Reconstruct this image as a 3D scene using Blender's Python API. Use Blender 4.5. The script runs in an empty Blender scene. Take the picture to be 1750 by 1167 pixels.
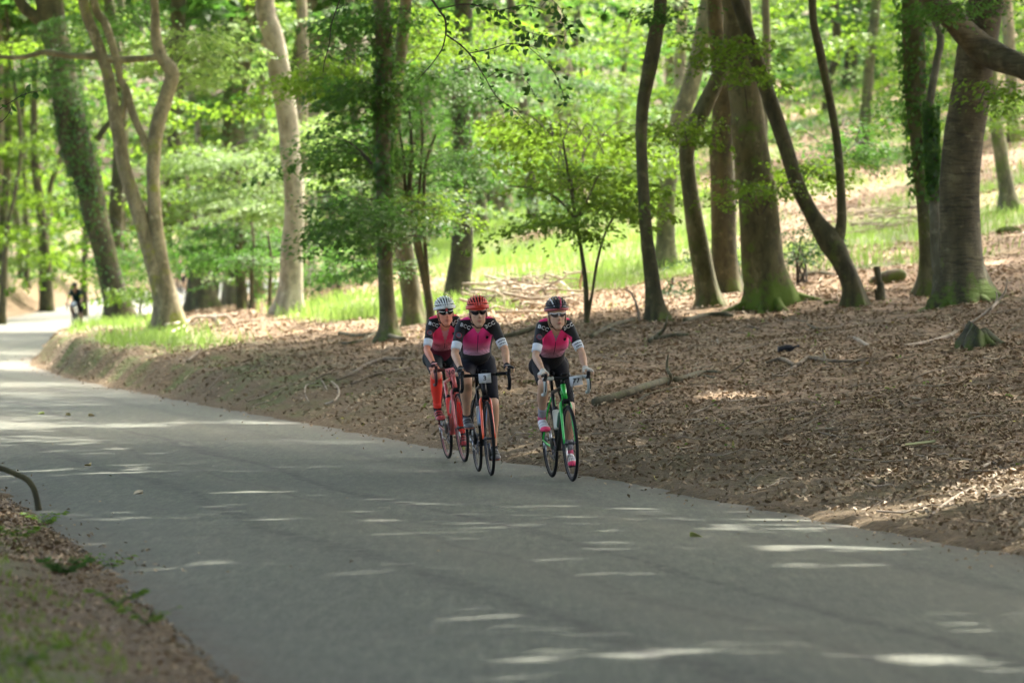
import bpy, math, random
import numpy as np
from mathutils import Vector, Matrix, Euler

# ------------------------------------------------------------------ camera, sky, sun, exposure
scene = bpy.context.scene
COL = scene.collection
FPX = 8640.0            # focal length in pixels of the 1750 px wide photograph
CAMZ = 1.73
cam_d = bpy.data.cameras.new("camera")
cam_d.lens = 36.0 * FPX / 1750.0
cam_d.sensor_width = 36.0
cam_d.clip_start = 0.5
cam_d.clip_end = 3000.0
cam_d.dof.use_dof = True
cam_d.dof.focus_distance = 45.5
cam_d.dof.aperture_fstop = 3.6
cam = bpy.data.objects.new("camera", cam_d)
cam.location = (0, 0, CAMZ)
cam.rotation_euler = (math.radians(90) - math.atan(102.5 / FPX), 0, 0)
COL.objects.link(cam)
scene.camera = cam

SUN_EL = math.radians(56.0)
SUN_AZ = math.radians(38.0)          # clockwise from +Y (the view direction) towards +X
SUN = np.array([math.cos(SUN_EL) * math.sin(SUN_AZ), math.cos(SUN_EL) * math.cos(SUN_AZ), math.sin(SUN_EL)])
world = bpy.data.worlds.new("World")
scene.world = world
world.use_nodes = True
wn = world.node_tree
wn.nodes.clear()
sky = wn.nodes.new("ShaderNodeTexSky")
sky.sky_type = 'NISHITA'
sky.sun_disc = False
sky.sun_elevation = SUN_EL
sky.sun_rotation = SUN_AZ
sky.air_density = 1.0
sky.dust_density = 8.0
sky.ozone_density = 0.3
bg = wn.nodes.new("ShaderNodeBackground")
bg.inputs['Strength'].default_value = 0.15
wo = wn.nodes.new("ShaderNodeOutputWorld")
wn.links.new(sky.outputs[0], bg.inputs[0])
wn.links.new(bg.outputs[0], wo.inputs[0])
sun_d = bpy.data.lights.new("sun", 'SUN')
sun_d.energy = 2.15
sun_d.angle = math.radians(0.7)
sun_d.color = (1.0, 0.95, 0.86)
sun_o = bpy.data.objects.new("sun", sun_d)
sun_o.rotation_euler = Vector(SUN.tolist()).to_track_quat('Z', 'Y').to_euler()
COL.objects.link(sun_o)
scene.view_settings.view_transform = 'Standard'
scene.view_settings.look = 'None'
scene.view_settings.gamma = 1.0
scene.view_settings.use_curve_mapping = False
scene.view_settings.exposure = 2.75
scene.cycles.use_denoising = True
scene.cycles.max_bounces = 7
scene.cycles.diffuse_bounces = 4
scene.cycles.transmission_bounces = 6
scene.cycles.glossy_bounces = 2
scene.cycles.transparent_max_bounces = 8
scene.cycles.sample_clamp_indirect = 6.0
scene.cycles.use_adaptive_sampling = True
scene.cycles.adaptive_threshold = 0.02

rng = np.random.default_rng(7)

# ------------------------------------------------------------------ mesh helpers
def mk(name, V, F, mat=None, parent=None, smooth=False, attrs=None, mat_ids=None, link=True):
    """one mesh object from verts (n,3) and a list of face arrays (m,k)"""
    V = np.asarray(V, dtype=np.float32)
    F = [np.asarray(f, dtype=np.int32) for f in F if len(f)]
    me = bpy.data.meshes.new(name)
    me.vertices.add(len(V))
    me.vertices.foreach_set('co', V.ravel())
    loops = np.concatenate([f.ravel() for f in F])
    sizes = np.concatenate([np.full(len(f), f.shape[1], dtype=np.int32) for f in F])
    starts = np.concatenate([[0], np.cumsum(sizes)[:-1]]).astype(np.int32)
    me.loops.add(len(loops))
    me.loops.foreach_set('vertex_index', loops)
    me.polygons.add(len(sizes))
    me.polygons.foreach_set('loop_start', starts)
    if smooth:
        me.polygons.foreach_set('use_smooth', np.ones(len(sizes), dtype=bool))
    if mat_ids is not None:
        me.polygons.foreach_set('material_index', np.asarray(mat_ids, dtype=np.int32))
    me.update(calc_edges=True)
    if attrs:
        for k, a in attrs.items():
            at = me.attributes.new(k, 'FLOAT', 'POINT')
            at.data.foreach_set('value', np.asarray(a, dtype=np.float32))
    for m in (mat if isinstance(mat, (list, tuple)) else [mat]):
        if m is not None:
            me.materials.append(m)
    o = bpy.data.objects.new(name, me)
    if link:
        COL.objects.link(o)
    if parent is not None:
        o.parent = parent
    return o

class Geo:
    """collects pieces that make one mesh"""
    def __init__(self):
        self.V, self.F, self.M, self.A, self.n = [], [], [], [], 0
    def add(self, V, F, m=0, a=None):
        V = np.asarray(V, dtype=np.float64).reshape(-1, 3)
        for f in F:
            f = np.asarray(f, dtype=np.int64)
            if len(f):
                self.F.append(f + self.n)
                self.M.append(np.full(len(f), m, dtype=np.int32))
        self.V.append(V)
        self.A.append(np.zeros(len(V)) if a is None else np.broadcast_to(np.asarray(a, dtype=np.float64), (len(V),)))
        self.n += len(V)
        return self
    def build(self, name, mat, parent=None, smooth=False):
        return mk(name, np.concatenate(self.V), self.F, mat, parent, smooth,
                  {'v': np.concatenate(self.A)}, np.concatenate(self.M))

def empty(name, loc=(0, 0, 0), rot=(0, 0, 0)):
    o = bpy.data.objects.new(name, None)
    o.empty_display_size = 0.2
    o.location = loc
    o.rotation_euler = rot
    COL.objects.link(o)
    return o

def tag(o, label=None, cat=None, group=None, kind=None):
    if label: o['label'] = label
    if cat: o['category'] = cat
    if group: o['group'] = group
    if kind: o['kind'] = kind
    return o

def spline(P, n):
    """Catmull-Rom through rows of P (any columns), n samples per span"""
    P = np.asarray(P, dtype=np.float64)
    if len(P) < 3:
        t = np.linspace(0, 1, n + 1)[:, None]
        return P[0] * (1 - t) + P[-1] * t
    Q = np.vstack([2 * P[0] - P[1], P, 2 * P[-1] - P[-2]])
    out = []
    for i in range(1, len(Q) - 2):
        p0, p1, p2, p3 = Q[i - 1], Q[i], Q[i + 1], Q[i + 2]
        t = np.linspace(0, 1, n, endpoint=False)[:, None]
        out.append(0.5 * (2 * p1 + (p2 - p0) * t + (2 * p0 - 5 * p1 + 4 * p2 - p3) * t ** 2 + (3 * p1 - p0 - 3 * p2 + p3) * t ** 3))
    out.append(P[-1:])
    return np.vstack(out)

def tube(P, R, sides=8, cap=True, R2=None, ref=None, rfun=None):
    """closed tube along P with radius R (R2 = second radius of an elliptic section, ref = direction of the first)"""
    P = np.asarray(P, dtype=np.float64)
    n = len(P)
    R = np.broadcast_to(np.asarray(R, dtype=np.float64), (n,))
    R2 = R if R2 is None else np.broadcast_to(np.asarray(R2, dtype=np.float64), (n,))
    T = np.gradient(P, axis=0)
    T /= np.linalg.norm(T, axis=1)[:, None] + 1e-12
    if ref is None:
        mean = T.mean(axis=0)
        ref = np.array([1.0, 0, 0]) if abs(mean[0]) < 0.7 * np.linalg.norm(mean) + 1e-9 else np.array([0, 0, 1.0])
    ref = np.asarray(ref, dtype=np.float64)
    A = ref[None, :] - T * (T @ ref)[:, None]
    A /= np.linalg.norm(A, axis=1)[:, None] + 1e-12
    B = np.cross(T, A)
    th = np.linspace(0, 2 * np.pi, sides, endpoint=False)
    c, s = np.cos(th), np.sin(th)
    k = np.ones((n, sides)) if rfun is None else rfun(np.arange(n), th)
    V = P[:, None, :] + k[..., None] * (R[:, None, None] * c[None, :, None] * A[:, None, :] + R2[:, None, None] * s[None, :, None] * B[:, None, :])
    V = V.reshape(-1, 3)
    i = np.arange(n - 1)[:, None] * sides
    j = np.arange(sides)[None, :]
    j2 = (j + 1) % sides
    Q = np.stack([i + j, i + j2, i + sides + j2, i + sides + j], axis=-1).reshape(-1, 4)
    F = [Q]
    if cap:
        V = np.vstack([V, P[:1], P[-1:]])
        a, b = n * sides, n * sides + 1
        jj = np.arange(sides)
        F.append(np.stack([np.full(sides, a), (jj + 1) % sides, jj], axis=-1))
        e = (n - 1) * sides
        F.append(np.stack([np.full(sides, b), e + jj, e + (jj + 1) % sides], axis=-1))
    return V, F

def ellipsoid(c, r, rot=None, nu=16, nv=10):
    u = np.linspace(0, 2 * np.pi, nu, endpoint=False)
    v = np.linspace(0, np.pi, nv + 1)[1:-1]
    V = np.stack([np.outer(np.sin(v), np.cos(u)), np.outer(np.sin(v), np.sin(u)), np.outer(np.cos(v), np.ones(nu))], axis=-1).reshape(-1, 3)
    V = np.vstack([V, [[0, 0, 1]], [[0, 0, -1]]]) * np.asarray(r)
    if rot is not None:
        V = V @ np.array(Euler(rot).to_matrix()).T
    V = V + np.asarray(c)
    m = nv - 1
    i = np.arange(m - 1)[:, None] * nu
    j = np.arange(nu)[None, :]
    j2 = (j + 1) % nu
    Q = np.stack([i + j, i + nu + j, i + nu + j2, i + j2], axis=-1).reshape(-1, 4)
    jj = np.arange(nu)
    T1 = np.stack([np.full(nu, m * nu), jj, (jj + 1) % nu], axis=-1)
    e = (m - 1) * nu
    T2 = np.stack([np.full(nu, m * nu + 1), e + (jj + 1) % nu, e + jj], axis=-1)
    return V, [Q, T1, T2]

def box(c, s, rot=None):
    V = np.array([[x, y, z] for x in (-.5, .5) for y in (-.5, .5) for z in (-.5, .5)]) * np.asarray(s)
    if rot is not None:
        V = V @ np.array(Euler(rot).to_matrix()).T
    V = V + np.asarray(c)
    return V, [np.array([[0, 1, 3, 2], [4, 6, 7, 5], [0, 4, 5, 1], [2, 3, 7, 6], [0, 2, 6, 4], [1, 5, 7, 3]])]

class Fbm:
    def __init__(self, seed, scale, octaves=4, dirs=5):
        r = np.random.default_rng(seed)
        self.k = []
        for o in range(octaves):
            for _ in range(dirs):
                a = r.uniform(0, 2 * np.pi); f = 2 * np.pi / (scale / 1.9 ** o) * r.uniform(.7, 1.3)
                self.k.append((f * math.cos(a), f * math.sin(a), r.uniform(0, 6.28), .55 ** o))
        self.norm = sum(k[3] for k in self.k) ** .5 * 1.1
    def __call__(self, x, y):
        s = 0
        for a, b, c, w in self.k:
            s = s + w * np.sin(a * x + b * y + c)
        return s / self.norm

def smooth01(t):
    t = np.clip(t, 0, 1)
    return t * t * (3 - 2 * t)

# ------------------------------------------------------------------ materials
MATS = {}
DARKEN = .5
def nodes(name):
    m = bpy.data.materials.new(name)
    m.use_nodes = True
    nt = m.node_tree
    b = nt.nodes['Principled BSDF']
    return m, nt, b

def plain(name, col, rough=.5, metal=0.0, coat=0.0, noise=0.0, scale=30.0):
    if name in MATS: return MATS[name]
    m, nt, b = nodes(name)
    b.inputs['Roughness'].default_value = rough
    b.inputs['Metallic'].default_value = metal
    b.inputs['Coat Weight'].default_value = coat
    if max(col) < .06:
        b.inputs['Specular IOR Level'].default_value = .25
    if noise:
        tc = nt.nodes.new('ShaderNodeTexCoord')
        nz = nt.nodes.new('ShaderNodeTexNoise'); nz.inputs['Scale'].default_value = scale; nz.inputs['Detail'].default_value = 4
        rp = nt.nodes.new('ShaderNodeValToRGB')
        rp.color_ramp.elements[0].position = .3; rp.color_ramp.elements[1].position = .7
        rp.color_ramp.elements[0].color = (*[c * (1 - noise) for c in col], 1)
        rp.color_ramp.elements[1].color = (*[min(1, c * (1 + noise)) for c in col], 1)
        nt.links.new(tc.outputs['Object'], nz.inputs['Vector'])
        nt.links.new(nz.outputs['Fac'], rp.inputs[0]); nt.links.new(rp.outputs[0], b.inputs['Base Color'])
    else:
        b.inputs['Base Color'].default_value = (*col, 1)
    MATS[name] = m
    return m

def N(nt, typ, **kw):
    n = nt.nodes.new(typ)
    for k, v in kw.items():
        if k in n.inputs: n.inputs[k].default_value = v
        else: setattr(n, k, v)
    return n

def ramp(nt, fac, stops):
    r = nt.nodes.new('ShaderNodeValToRGB')
    els = r.color_ramp.elements
    while len(els) < len(stops): els.new(0.5)
    for e, (p, c) in zip(els, stops):
        e.position = p
        e.color = (*c, 1) if len(c) == 3 else c
    nt.links.new(fac, r.inputs[0])
    return r.outputs[0]

def mixc(nt, fac, a, b, mode='MIX'):
    m = nt.nodes.new('ShaderNodeMix'); m.data_type = 'RGBA'; m.blend_type = mode
    for sock, val in ((m.inputs[0], fac), (m.inputs[6], a), (m.inputs[7], b)):
        if isinstance(val, bpy.types.NodeSocket): nt.links.new(val, sock)
        elif isinstance(val, (int, float)): sock.default_value = val
        else: sock.default_value = (*val, 1)
    return m.outputs[2]

def math_(nt, op, a, b=None, clamp=False):
    m = nt.nodes.new('ShaderNodeMath'); m.operation = op; m.use_clamp = clamp
    for s, v in zip(m.inputs, (a, b)):
        if v is None: continue
        if isinstance(v, bpy.types.NodeSocket): nt.links.new(v, s)
        else: s.default_value = v
    return m.outputs[0]

def mrange(nt, v, a, b, c=0., d=1.):
    m = nt.nodes.new('ShaderNodeMapRange')
    nt.links.new(v, m.inputs[0])
    for i, x in enumerate((a, b, c, d)): m.inputs[i + 1].default_value = x
    return m.outputs[0]

def leaf_mat(name, c0, c1, trans, tmix=.5):
    """leaf: diffuse + translucent + faint gloss, colour varies leaf by leaf through attribute v"""
    if name in MATS: return MATS[name]
    m = bpy.data.materials.new(name); m.use_nodes = True
    nt = m.node_tree; nt.nodes.clear()
    at = N(nt, 'ShaderNodeAttribute', attribute_name='v')
    col = ramp(nt, at.outputs['Fac'], [(0.0, c0), (1.0, c1)])
    tcol = ramp(nt, at.outputs['Fac'], [(0.0, [x * .8 for x in trans]), (1.0, trans)])
    d = N(nt, 'ShaderNodeBsdfDiffuse'); nt.links.new(col, d.inputs[0])
    t = N(nt, 'ShaderNodeBsdfTranslucent'); nt.links.new(tcol, t.inputs[0])
    g = N(nt, 'ShaderNodeBsdfGlossy', Roughness=.45); g.inputs[0].default_value = (.8, .85, .8, 1)
    m1 = N(nt, 'ShaderNodeMixShader'); m1.inputs[0].default_value = tmix
    nt.links.new(d.outputs[0], m1.inputs[1]); nt.links.new(t.outputs[0], m1.inputs[2])
    m2 = N(nt, 'ShaderNodeMixShader'); m2.inputs[0].default_value = .025
    nt.links.new(m1.outputs[0], m2.inputs[1]); nt.links.new(g.outputs[0], m2.inputs[2])
    o = N(nt, 'ShaderNodeOutputMaterial'); nt.links.new(m2.outputs[0], o.inputs[0])
    MATS[name] = m
    return m

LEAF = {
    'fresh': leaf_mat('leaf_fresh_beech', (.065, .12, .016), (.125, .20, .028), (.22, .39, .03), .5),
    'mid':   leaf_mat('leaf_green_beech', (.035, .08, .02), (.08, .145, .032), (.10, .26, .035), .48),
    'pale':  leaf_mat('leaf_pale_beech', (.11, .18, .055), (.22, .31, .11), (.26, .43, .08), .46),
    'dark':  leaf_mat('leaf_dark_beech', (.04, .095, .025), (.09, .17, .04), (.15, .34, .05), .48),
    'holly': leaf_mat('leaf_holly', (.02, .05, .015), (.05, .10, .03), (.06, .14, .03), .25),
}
TWIG = plain('twig_bark', (.05, .042, .03), .9)

def bark_mat(name, c0, c1, moss=.3, moss_col=(.06, .08, .015), ring=False, moss_h=1.2):
    """smooth beech bark with blotches, horizontal wrinkles and moss (stronger near the root)"""
    if name in MATS: return MATS[name]
    m, nt, b = nodes(name)
    tc = N(nt, 'ShaderNodeTexCoord')
    mp = N(nt, 'ShaderNodeMapping'); mp.inputs['Scale'].default_value = (1, 1, .35)
    nt.links.new(tc.outputs['Object'], mp.inputs[0])
    n1 = N(nt, 'ShaderNodeTexNoise', Scale=3.2, Detail=6.0, Roughness=.62); nt.links.new(mp.outputs[0], n1.inputs['Vector'])
    mp2 = N(nt, 'ShaderNodeMapping'); mp2.inputs['Scale'].default_value = (1.2, 1.2, 9.0) if ring else (1.6, 1.6, .9)
    nt.links.new(tc.outputs['Object'], mp2.inputs[0])
    n2 = N(nt, 'ShaderNodeTexNoise', Scale=2.6 if ring else 6.0, Detail=5.0, Roughness=.6, Distortion=.6); nt.links.new(mp2.outputs[0], n2.inputs['Vector'])
    base = ramp(nt, n1.outputs['Fac'], [(.40, c0), (.60, c1)])
    n5 = N(nt, 'ShaderNodeTexNoise', Scale=5.5, Detail=6.0, Roughness=.7); nt.links.new(tc.outputs['Object'], n5.inputs['Vector'])
    base = mixc(nt, mrange(nt, n5.outputs['Fac'], .56, .66, 0, .55), base, [min(.6, x * 1.75 + .02) for x in c1])
    base = mixc(nt, mrange(nt, n5.outputs['Fac'], .34, .42, .6, 0), base, [x * .5 for x in c0])
    dark = [x * .45 for x in c0]
    base = mixc(nt, ramp(nt, n2.outputs['Fac'], [(.36, (.75 if ring else .5,) * 3), (.5, (.0,) * 3)]), base, dark)
    n3 = N(nt, 'ShaderNodeTexNoise', Scale=2.2, Detail=8.0, Roughness=.75); nt.links.new(tc.outputs['Object'], n3.inputs['Vector'])
    at = N(nt, 'ShaderNodeAttribute', attribute_name='v')        # height above the root in metres
    low = mrange(nt, at.outputs['Fac'], 0.05, moss_h, (.21 if moss_h < 1 else .05), 0.0)
    mf = math_(nt, 'ADD', n3.outputs['Fac'], low)
    mf = mrange(nt, mf, .66 - moss * .3, .76 - moss * .3)
    base = mixc(nt, mf, base, mixc(nt, n1.outputs['Fac'], moss_col, [x * 1.9 for x in moss_col]))
    nt.links.new(base, b.inputs['Base Color'])
    b.inputs['Roughness'].default_value = .88
    bm = N(nt, 'ShaderNodeBump', Strength=.75 if ring else .5, Distance=.03)
    hs = math_(nt, 'ADD', n2.outputs['Fac'], math_(nt, 'MULTIPLY', n1.outputs['Fac'], .6))
    nt.links.new(hs, bm.inputs['Height']); nt.links.new(bm.outputs[0], b.inputs['Normal'])
    MATS[name] = m
    return m

BARK = {
    'beech': bark_mat('bark_beech', (.078, .076, .032), (.165, .152, .07), .4),
    'green': bark_mat('bark_mossy_green', (.075, .075, .035), (.15, .14, .07), .5),
    'mossfoot': bark_mat('bark_brown_mossy_foot', (.085, .074, .030), (.155, .135, .056), .35, (.075, .115, .012), moss_h=.75),
    'rough': bark_mat('bark_rough_ringed', (.060, .052, .026), (.125, .108, .054), .15, (.065, .098, .012), ring=True, moss_h=.7),
    'dark':  bark_mat('bark_dark', (.045, .042, .017), (.095, .085, .035), .35),
    'deep':  bark_mat('bark_deep_green', (.024, .025, .010), (.055, .052, .022), .4),
    'pale':  bark_mat('bark_pale', (.21, .185, .125), (.37, .335, .24), .15),
    'tan':   bark_mat('bark_tan', (.135, .115, .06), (.26, .225, .13), .35, (.13, .14, .02)),
    'grey':  bark_mat('bark_grey_young', (.085, .085, .05), (.16, .155, .10), .3),
}
# ------------------------------------------------------------------ lie of the land
_ky = np.array([-80, -40, 0, 32.4, 45, 65, 92, 108, 130, 157, 190, 235, 280, 350, 450, 700.])
_kr = np.array([25, 17.2, 9.5, 3.3, .88, -2.96, -8.1, -10.25, -11.8, -12.5, -12.6, -12.3, -9.5, 1, 22, 90.])
_yy = np.linspace(-80, 700, 3901)
_rr = np.interp(_yy, _ky, _kr)
_ker = np.exp(-np.linspace(-2.2, 2.2, 81) ** 2); _ker /= _ker.sum()
_rs = np.convolve(np.pad(_rr, 40, mode='edge'), _ker, mode='valid')
_rs[:60] = _rr[:60]; _rs[-60:] = _rr[-60:]
_kw = np.interp(_yy, [-80, 10, 21.8, 32.5, 42.8, 60, 120, 180, 230, 700], [7.4, 6.9, 6.6, 6.12, 5.8, 5.6, 5.9, 6.2, 6.4, 6.4])
_kz = np.interp(_yy, [-80, 0, 120, 150, 184, 232, 300, 400, 700], [0, 0, 0, .06, .32, 1.05, 2.0, 3.5, 5])
_kz = np.convolve(np.pad(_kz, 40, mode='edge'), _ker, mode='valid')
def edge_r(y): return np.interp(y, _yy, _rs)
def edge_l(y): return np.interp(y, _yy, _rs - _kw)
def road_z(y): return np.interp(y, _yy, _kz)
fb_big, fb_mid, fb_small = Fbm(3, 22, 3), Fbm(4, 5, 3), Fbm(5, 1.1, 4)
fb_edge = Fbm(9, 1.6, 4)
def land(x, y):
    """height of the forest floor"""
    x = np.asarray(x, float); y = np.asarray(y, float)
    s = x - edge_r(y) + .10 * fb_edge(x * 0 + 3, y)
    b = np.interp(y, [0, 50, 62, 78, 105, 125, 155, 200, 260], [.03, .04, .13, .32, .54, .44, .34, .2, .1])
    w = np.interp(y, [0, 55, 75, 130], [1.3, 1.0, .65, .45])
    sc = np.clip(s, 0, 60)
    right = b * smooth01(s / w) + .115 * sc + .0024 * np.clip(sc - 9, 0, 30) ** 2 + .06 * np.clip(s - 60, 0, 400) + .036 * np.clip(y - 98, 0, 85) * smooth01((s - 5) / 8) + .035 * np.clip(y - 108, 0, 70) * smooth01((x - 3) / 5)
    sl = edge_l(y) - x + .10 * fb_edge(x * 0 + 40, y)
    bl = np.interp(y, [0, 45, 120, 150, 175, 260], [.03, .04, .2, .7, .95, .8])
    left = bl * smooth01(sl / 1.6) + np.interp(y, [0, 45, 70, 120], [.05, .06, .10, .05]) * np.clip(sl, 0, 4) + .035 * np.clip(sl, 0, 60)
    k = smooth01(np.maximum(s, sl) / 1.4)
    rough = k * (.16 * fb_big(x, y) * smooth01(np.maximum(s, sl) / 8) + .07 * fb_mid(x, y)) + smooth01(np.maximum(s, sl) / .5) * (.022 + .035 * smooth01((y - 58) / 12) * smooth01((3 - np.maximum(s, sl)) / 2)) * fb_small(x, y)
    inside = np.minimum(-s, -sl)                      # > 0 on the road
    z = np.where(s > 0, right, np.where(sl > 0, left, 0.0)) + rough
    z = z + .012 - .09 * smooth01((inside + .02) / .22)
    return z + road_z(y)
def side(x, y):
    return x - edge_r(y)
def P(px, py, d):
    return np.array([d * (px - 875) / FPX, d, CAMZ + d * (481 - py) / FPX])
def ground_hit(px, py):
    d = np.linspace(18, 260, 2400)
    x = d * (px - 875) / FPX
    z = CAMZ + d * (481 - py) / FPX
    h = land(x, d)
    i = np.where(z <= h)[0]
    return float(d[i[0]]) if len(i) else 200.0
def on_ground(px, py, d=None):
    d = d or ground_hit(px, py)
    x = d * (px - 875) / FPX
    return np.array([x, d, float(land(x, d))])

# grass where the clearing is (used for the ground colour and for the blades)
fb_g = Fbm(21, 9, 4); fb_g2 = Fbm(22, 2.2, 3)
def pxy(x, y, z): return 875 + FPX * x / y, 481 - FPX * (z - CAMZ) / y
def grass_amount(x, y):
    s = x - edge_r(y)
    n = .55 * fb_g(x, y) + .3 * fb_g2(x, y)
    c = np.minimum(smooth01((y - 87 - .6 * np.clip(x, -3, 30)) / 8), smooth01((178 - 60 * smooth01((x - 3.5) / 2.5) - y) / 14)) * smooth01((s - 7.6) / 2.5)
    c1 = c * smooth01((n + .75 - .62 * smooth01((x - 4) / 2)) / .5)
    v = smooth01((y - 82) / 6) * smooth01((124 - y) / 8) * smooth01((s - .5) / .6) * smooth01((3.1 - s) / 1.2) * smooth01((n + .55) / .5)
    v2 = smooth01((y - 86) / 3) * smooth01((108 - y) / 5) * smooth01((s - 4.2) / 1) * smooth01((8.3 - s) / 1) * smooth01((n + .6) / .6)
    far = smooth01((y - 75 - 1.2 * np.clip(x, 0, 10)) / 6) * smooth01((x - 4.5) / 1.5) * smooth01((n - .05) / .4)
    sl = edge_l(y) - x
    lv = smooth01((sl - .25) / .5) * smooth01((60 - y) / 10) * smooth01((n + .0) / .5) * .55
    return np.clip(np.maximum.reduce([c1, v, v2, far * .9, lv]), 0, 1)

ys = np.concatenate([np.arange(-60, 10, 4), np.arange(10, 60, .30), np.arange(60, 130, .5), np.arange(130, 260, 1.2), np.arange(260, 700, 14)])
lat_r = np.concatenate([np.arange(-.5, 1.6, .10), np.arange(1.6, 12, .3), np.arange(12, 30, .8), np.geomspace(30, 420, 26)])
lat_l = np.concatenate([np.arange(-.5, 1.6, .12), np.arange(1.6, 8, .35), np.geomspace(8, 420, 34)])
W = (edge_r(ys) - edge_l(ys))
X = np.concatenate([(edge_l(ys)[:, None] - lat_l[None, ::-1]), (edge_r(ys)[:, None] + lat_r[None, :])], axis=1)
Y = np.repeat(ys[:, None], X.shape[1], axis=1)
Z = land(X, Y)
V = np.stack([X, Y, Z], -1).reshape(-1, 3)
nr, nc = X.shape
i = (np.arange(nr - 1)[:, None] * nc); j = np.arange(nc - 1)[None, :]
Fq = np.stack([i + j, i + j + 1, i + nc + j + 1, i + nc + j], -1).reshape(-1, 4)

def ground_mat():
    m, nt, b = nodes('forest_floor')
    tc = N(nt, 'ShaderNodeTexCoord')
    vo = N(nt, 'ShaderNodeTexVoronoi', Scale=14.0, Randomness=1.0); nt.links.new(tc.outputs['Object'], vo.inputs['Vector'])
    n1 = N(nt, 'ShaderNodeTexNoise', Scale=1.1, Detail=8.0, Roughness=.65); nt.links.new(tc.outputs['Object'], n1.inputs['Vector'])
    n2 = N(nt, 'ShaderNodeTexNoise', Scale=22.0, Detail=6.0, Roughness=.7); nt.links.new(tc.outputs['Object'], n2.inputs['Vector'])
    sep = N(nt, 'ShaderNodeSeparateColor'); nt.links.new(vo.outputs['Color'], sep.inputs[0])
    litter = ramp(nt, sep.outputs[0], [(0, (.09, .052, .026)), (.35, (.22, .135, .068)), (.7, (.33, .22, .12)), (1, (.44, .32, .20))])
    soil = ramp(nt, n2.outputs['Fac'], [(.3, (.07, .046, .02)), (.7, (.18, .122, .055))])
    at = N(nt, 'ShaderNodeAttribute', attribute_name='litter')
    lf = math_(nt, 'MULTIPLY', at.outputs['Fac'], mrange(nt, n1.outputs['Fac'], .3, .5))
    col = mixc(nt, lf, soil, litter)
    n3 = N(nt, 'ShaderNodeTexNoise', Scale=.8, Detail=7.0, Roughness=.7); nt.links.new(tc.outputs['Object'], n3.inputs['Vector'])
    atm = N(nt, 'ShaderNodeAttribute', attribute_name='moss')
    mossf = math_(nt, 'MULTIPLY', atm.outputs['Fac'], mrange(nt, n3.outputs['Fac'], .47, .62))
    col = mixc(nt, mossf, col, mixc(nt, n2.outputs['Fac'], (.05, .065, .012), (.12, .14, .025)))
    atg = N(nt, 'ShaderNodeAttribute', attribute_name='grass')
    gcol = ramp(nt, n2.outputs['Fac'], [(.3, (.12, .16, .06)), (.7, (.24, .30, .12))])
    col = mixc(nt, math_(nt, 'MULTIPLY', atg.outputs['Fac'], .85), col, gcol)
    nt.links.new(col, b.inputs['Base Color'])
    b.inputs['Roughness'].default_value = .95
    bm = N(nt, 'ShaderNodeBump', Strength=.9, Distance=.04)
    nt.links.new(math_(nt, 'ADD', math_(nt, 'MULTIPLY', vo.outputs['Distance'], 1.2), n2.outputs['Fac']), bm.inputs['Height'])
    nt.links.new(bm.outputs[0], b.inputs['Normal'])
    return m
sR = X - edge_r(Y); sL = edge_l(Y) - X
litter_a = np.where(sR > 0, smooth01((sR - 1.0 + .5 * fb_mid(X, Y)) / 2.5), .0)
moss_a = np.where(sR > 0, 1.3 * smooth01((3.2 - sR) / 2) * smooth01((Y - 55) / 20) * smooth01((180 - Y) / 20) + .25 * smooth01((60 - Y) / 15) * smooth01((2.5 - sR) / 2),
                  .8 * smooth01((sL - .3) / .8))
ground = mk('ground', V, [Fq], ground_mat(), smooth=True,
            attrs={'litter': litter_a.ravel(), 'moss': moss_a.ravel(), 'grass': grass_amount(X, Y).ravel()})
tag(ground, kind='structure')

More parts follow.
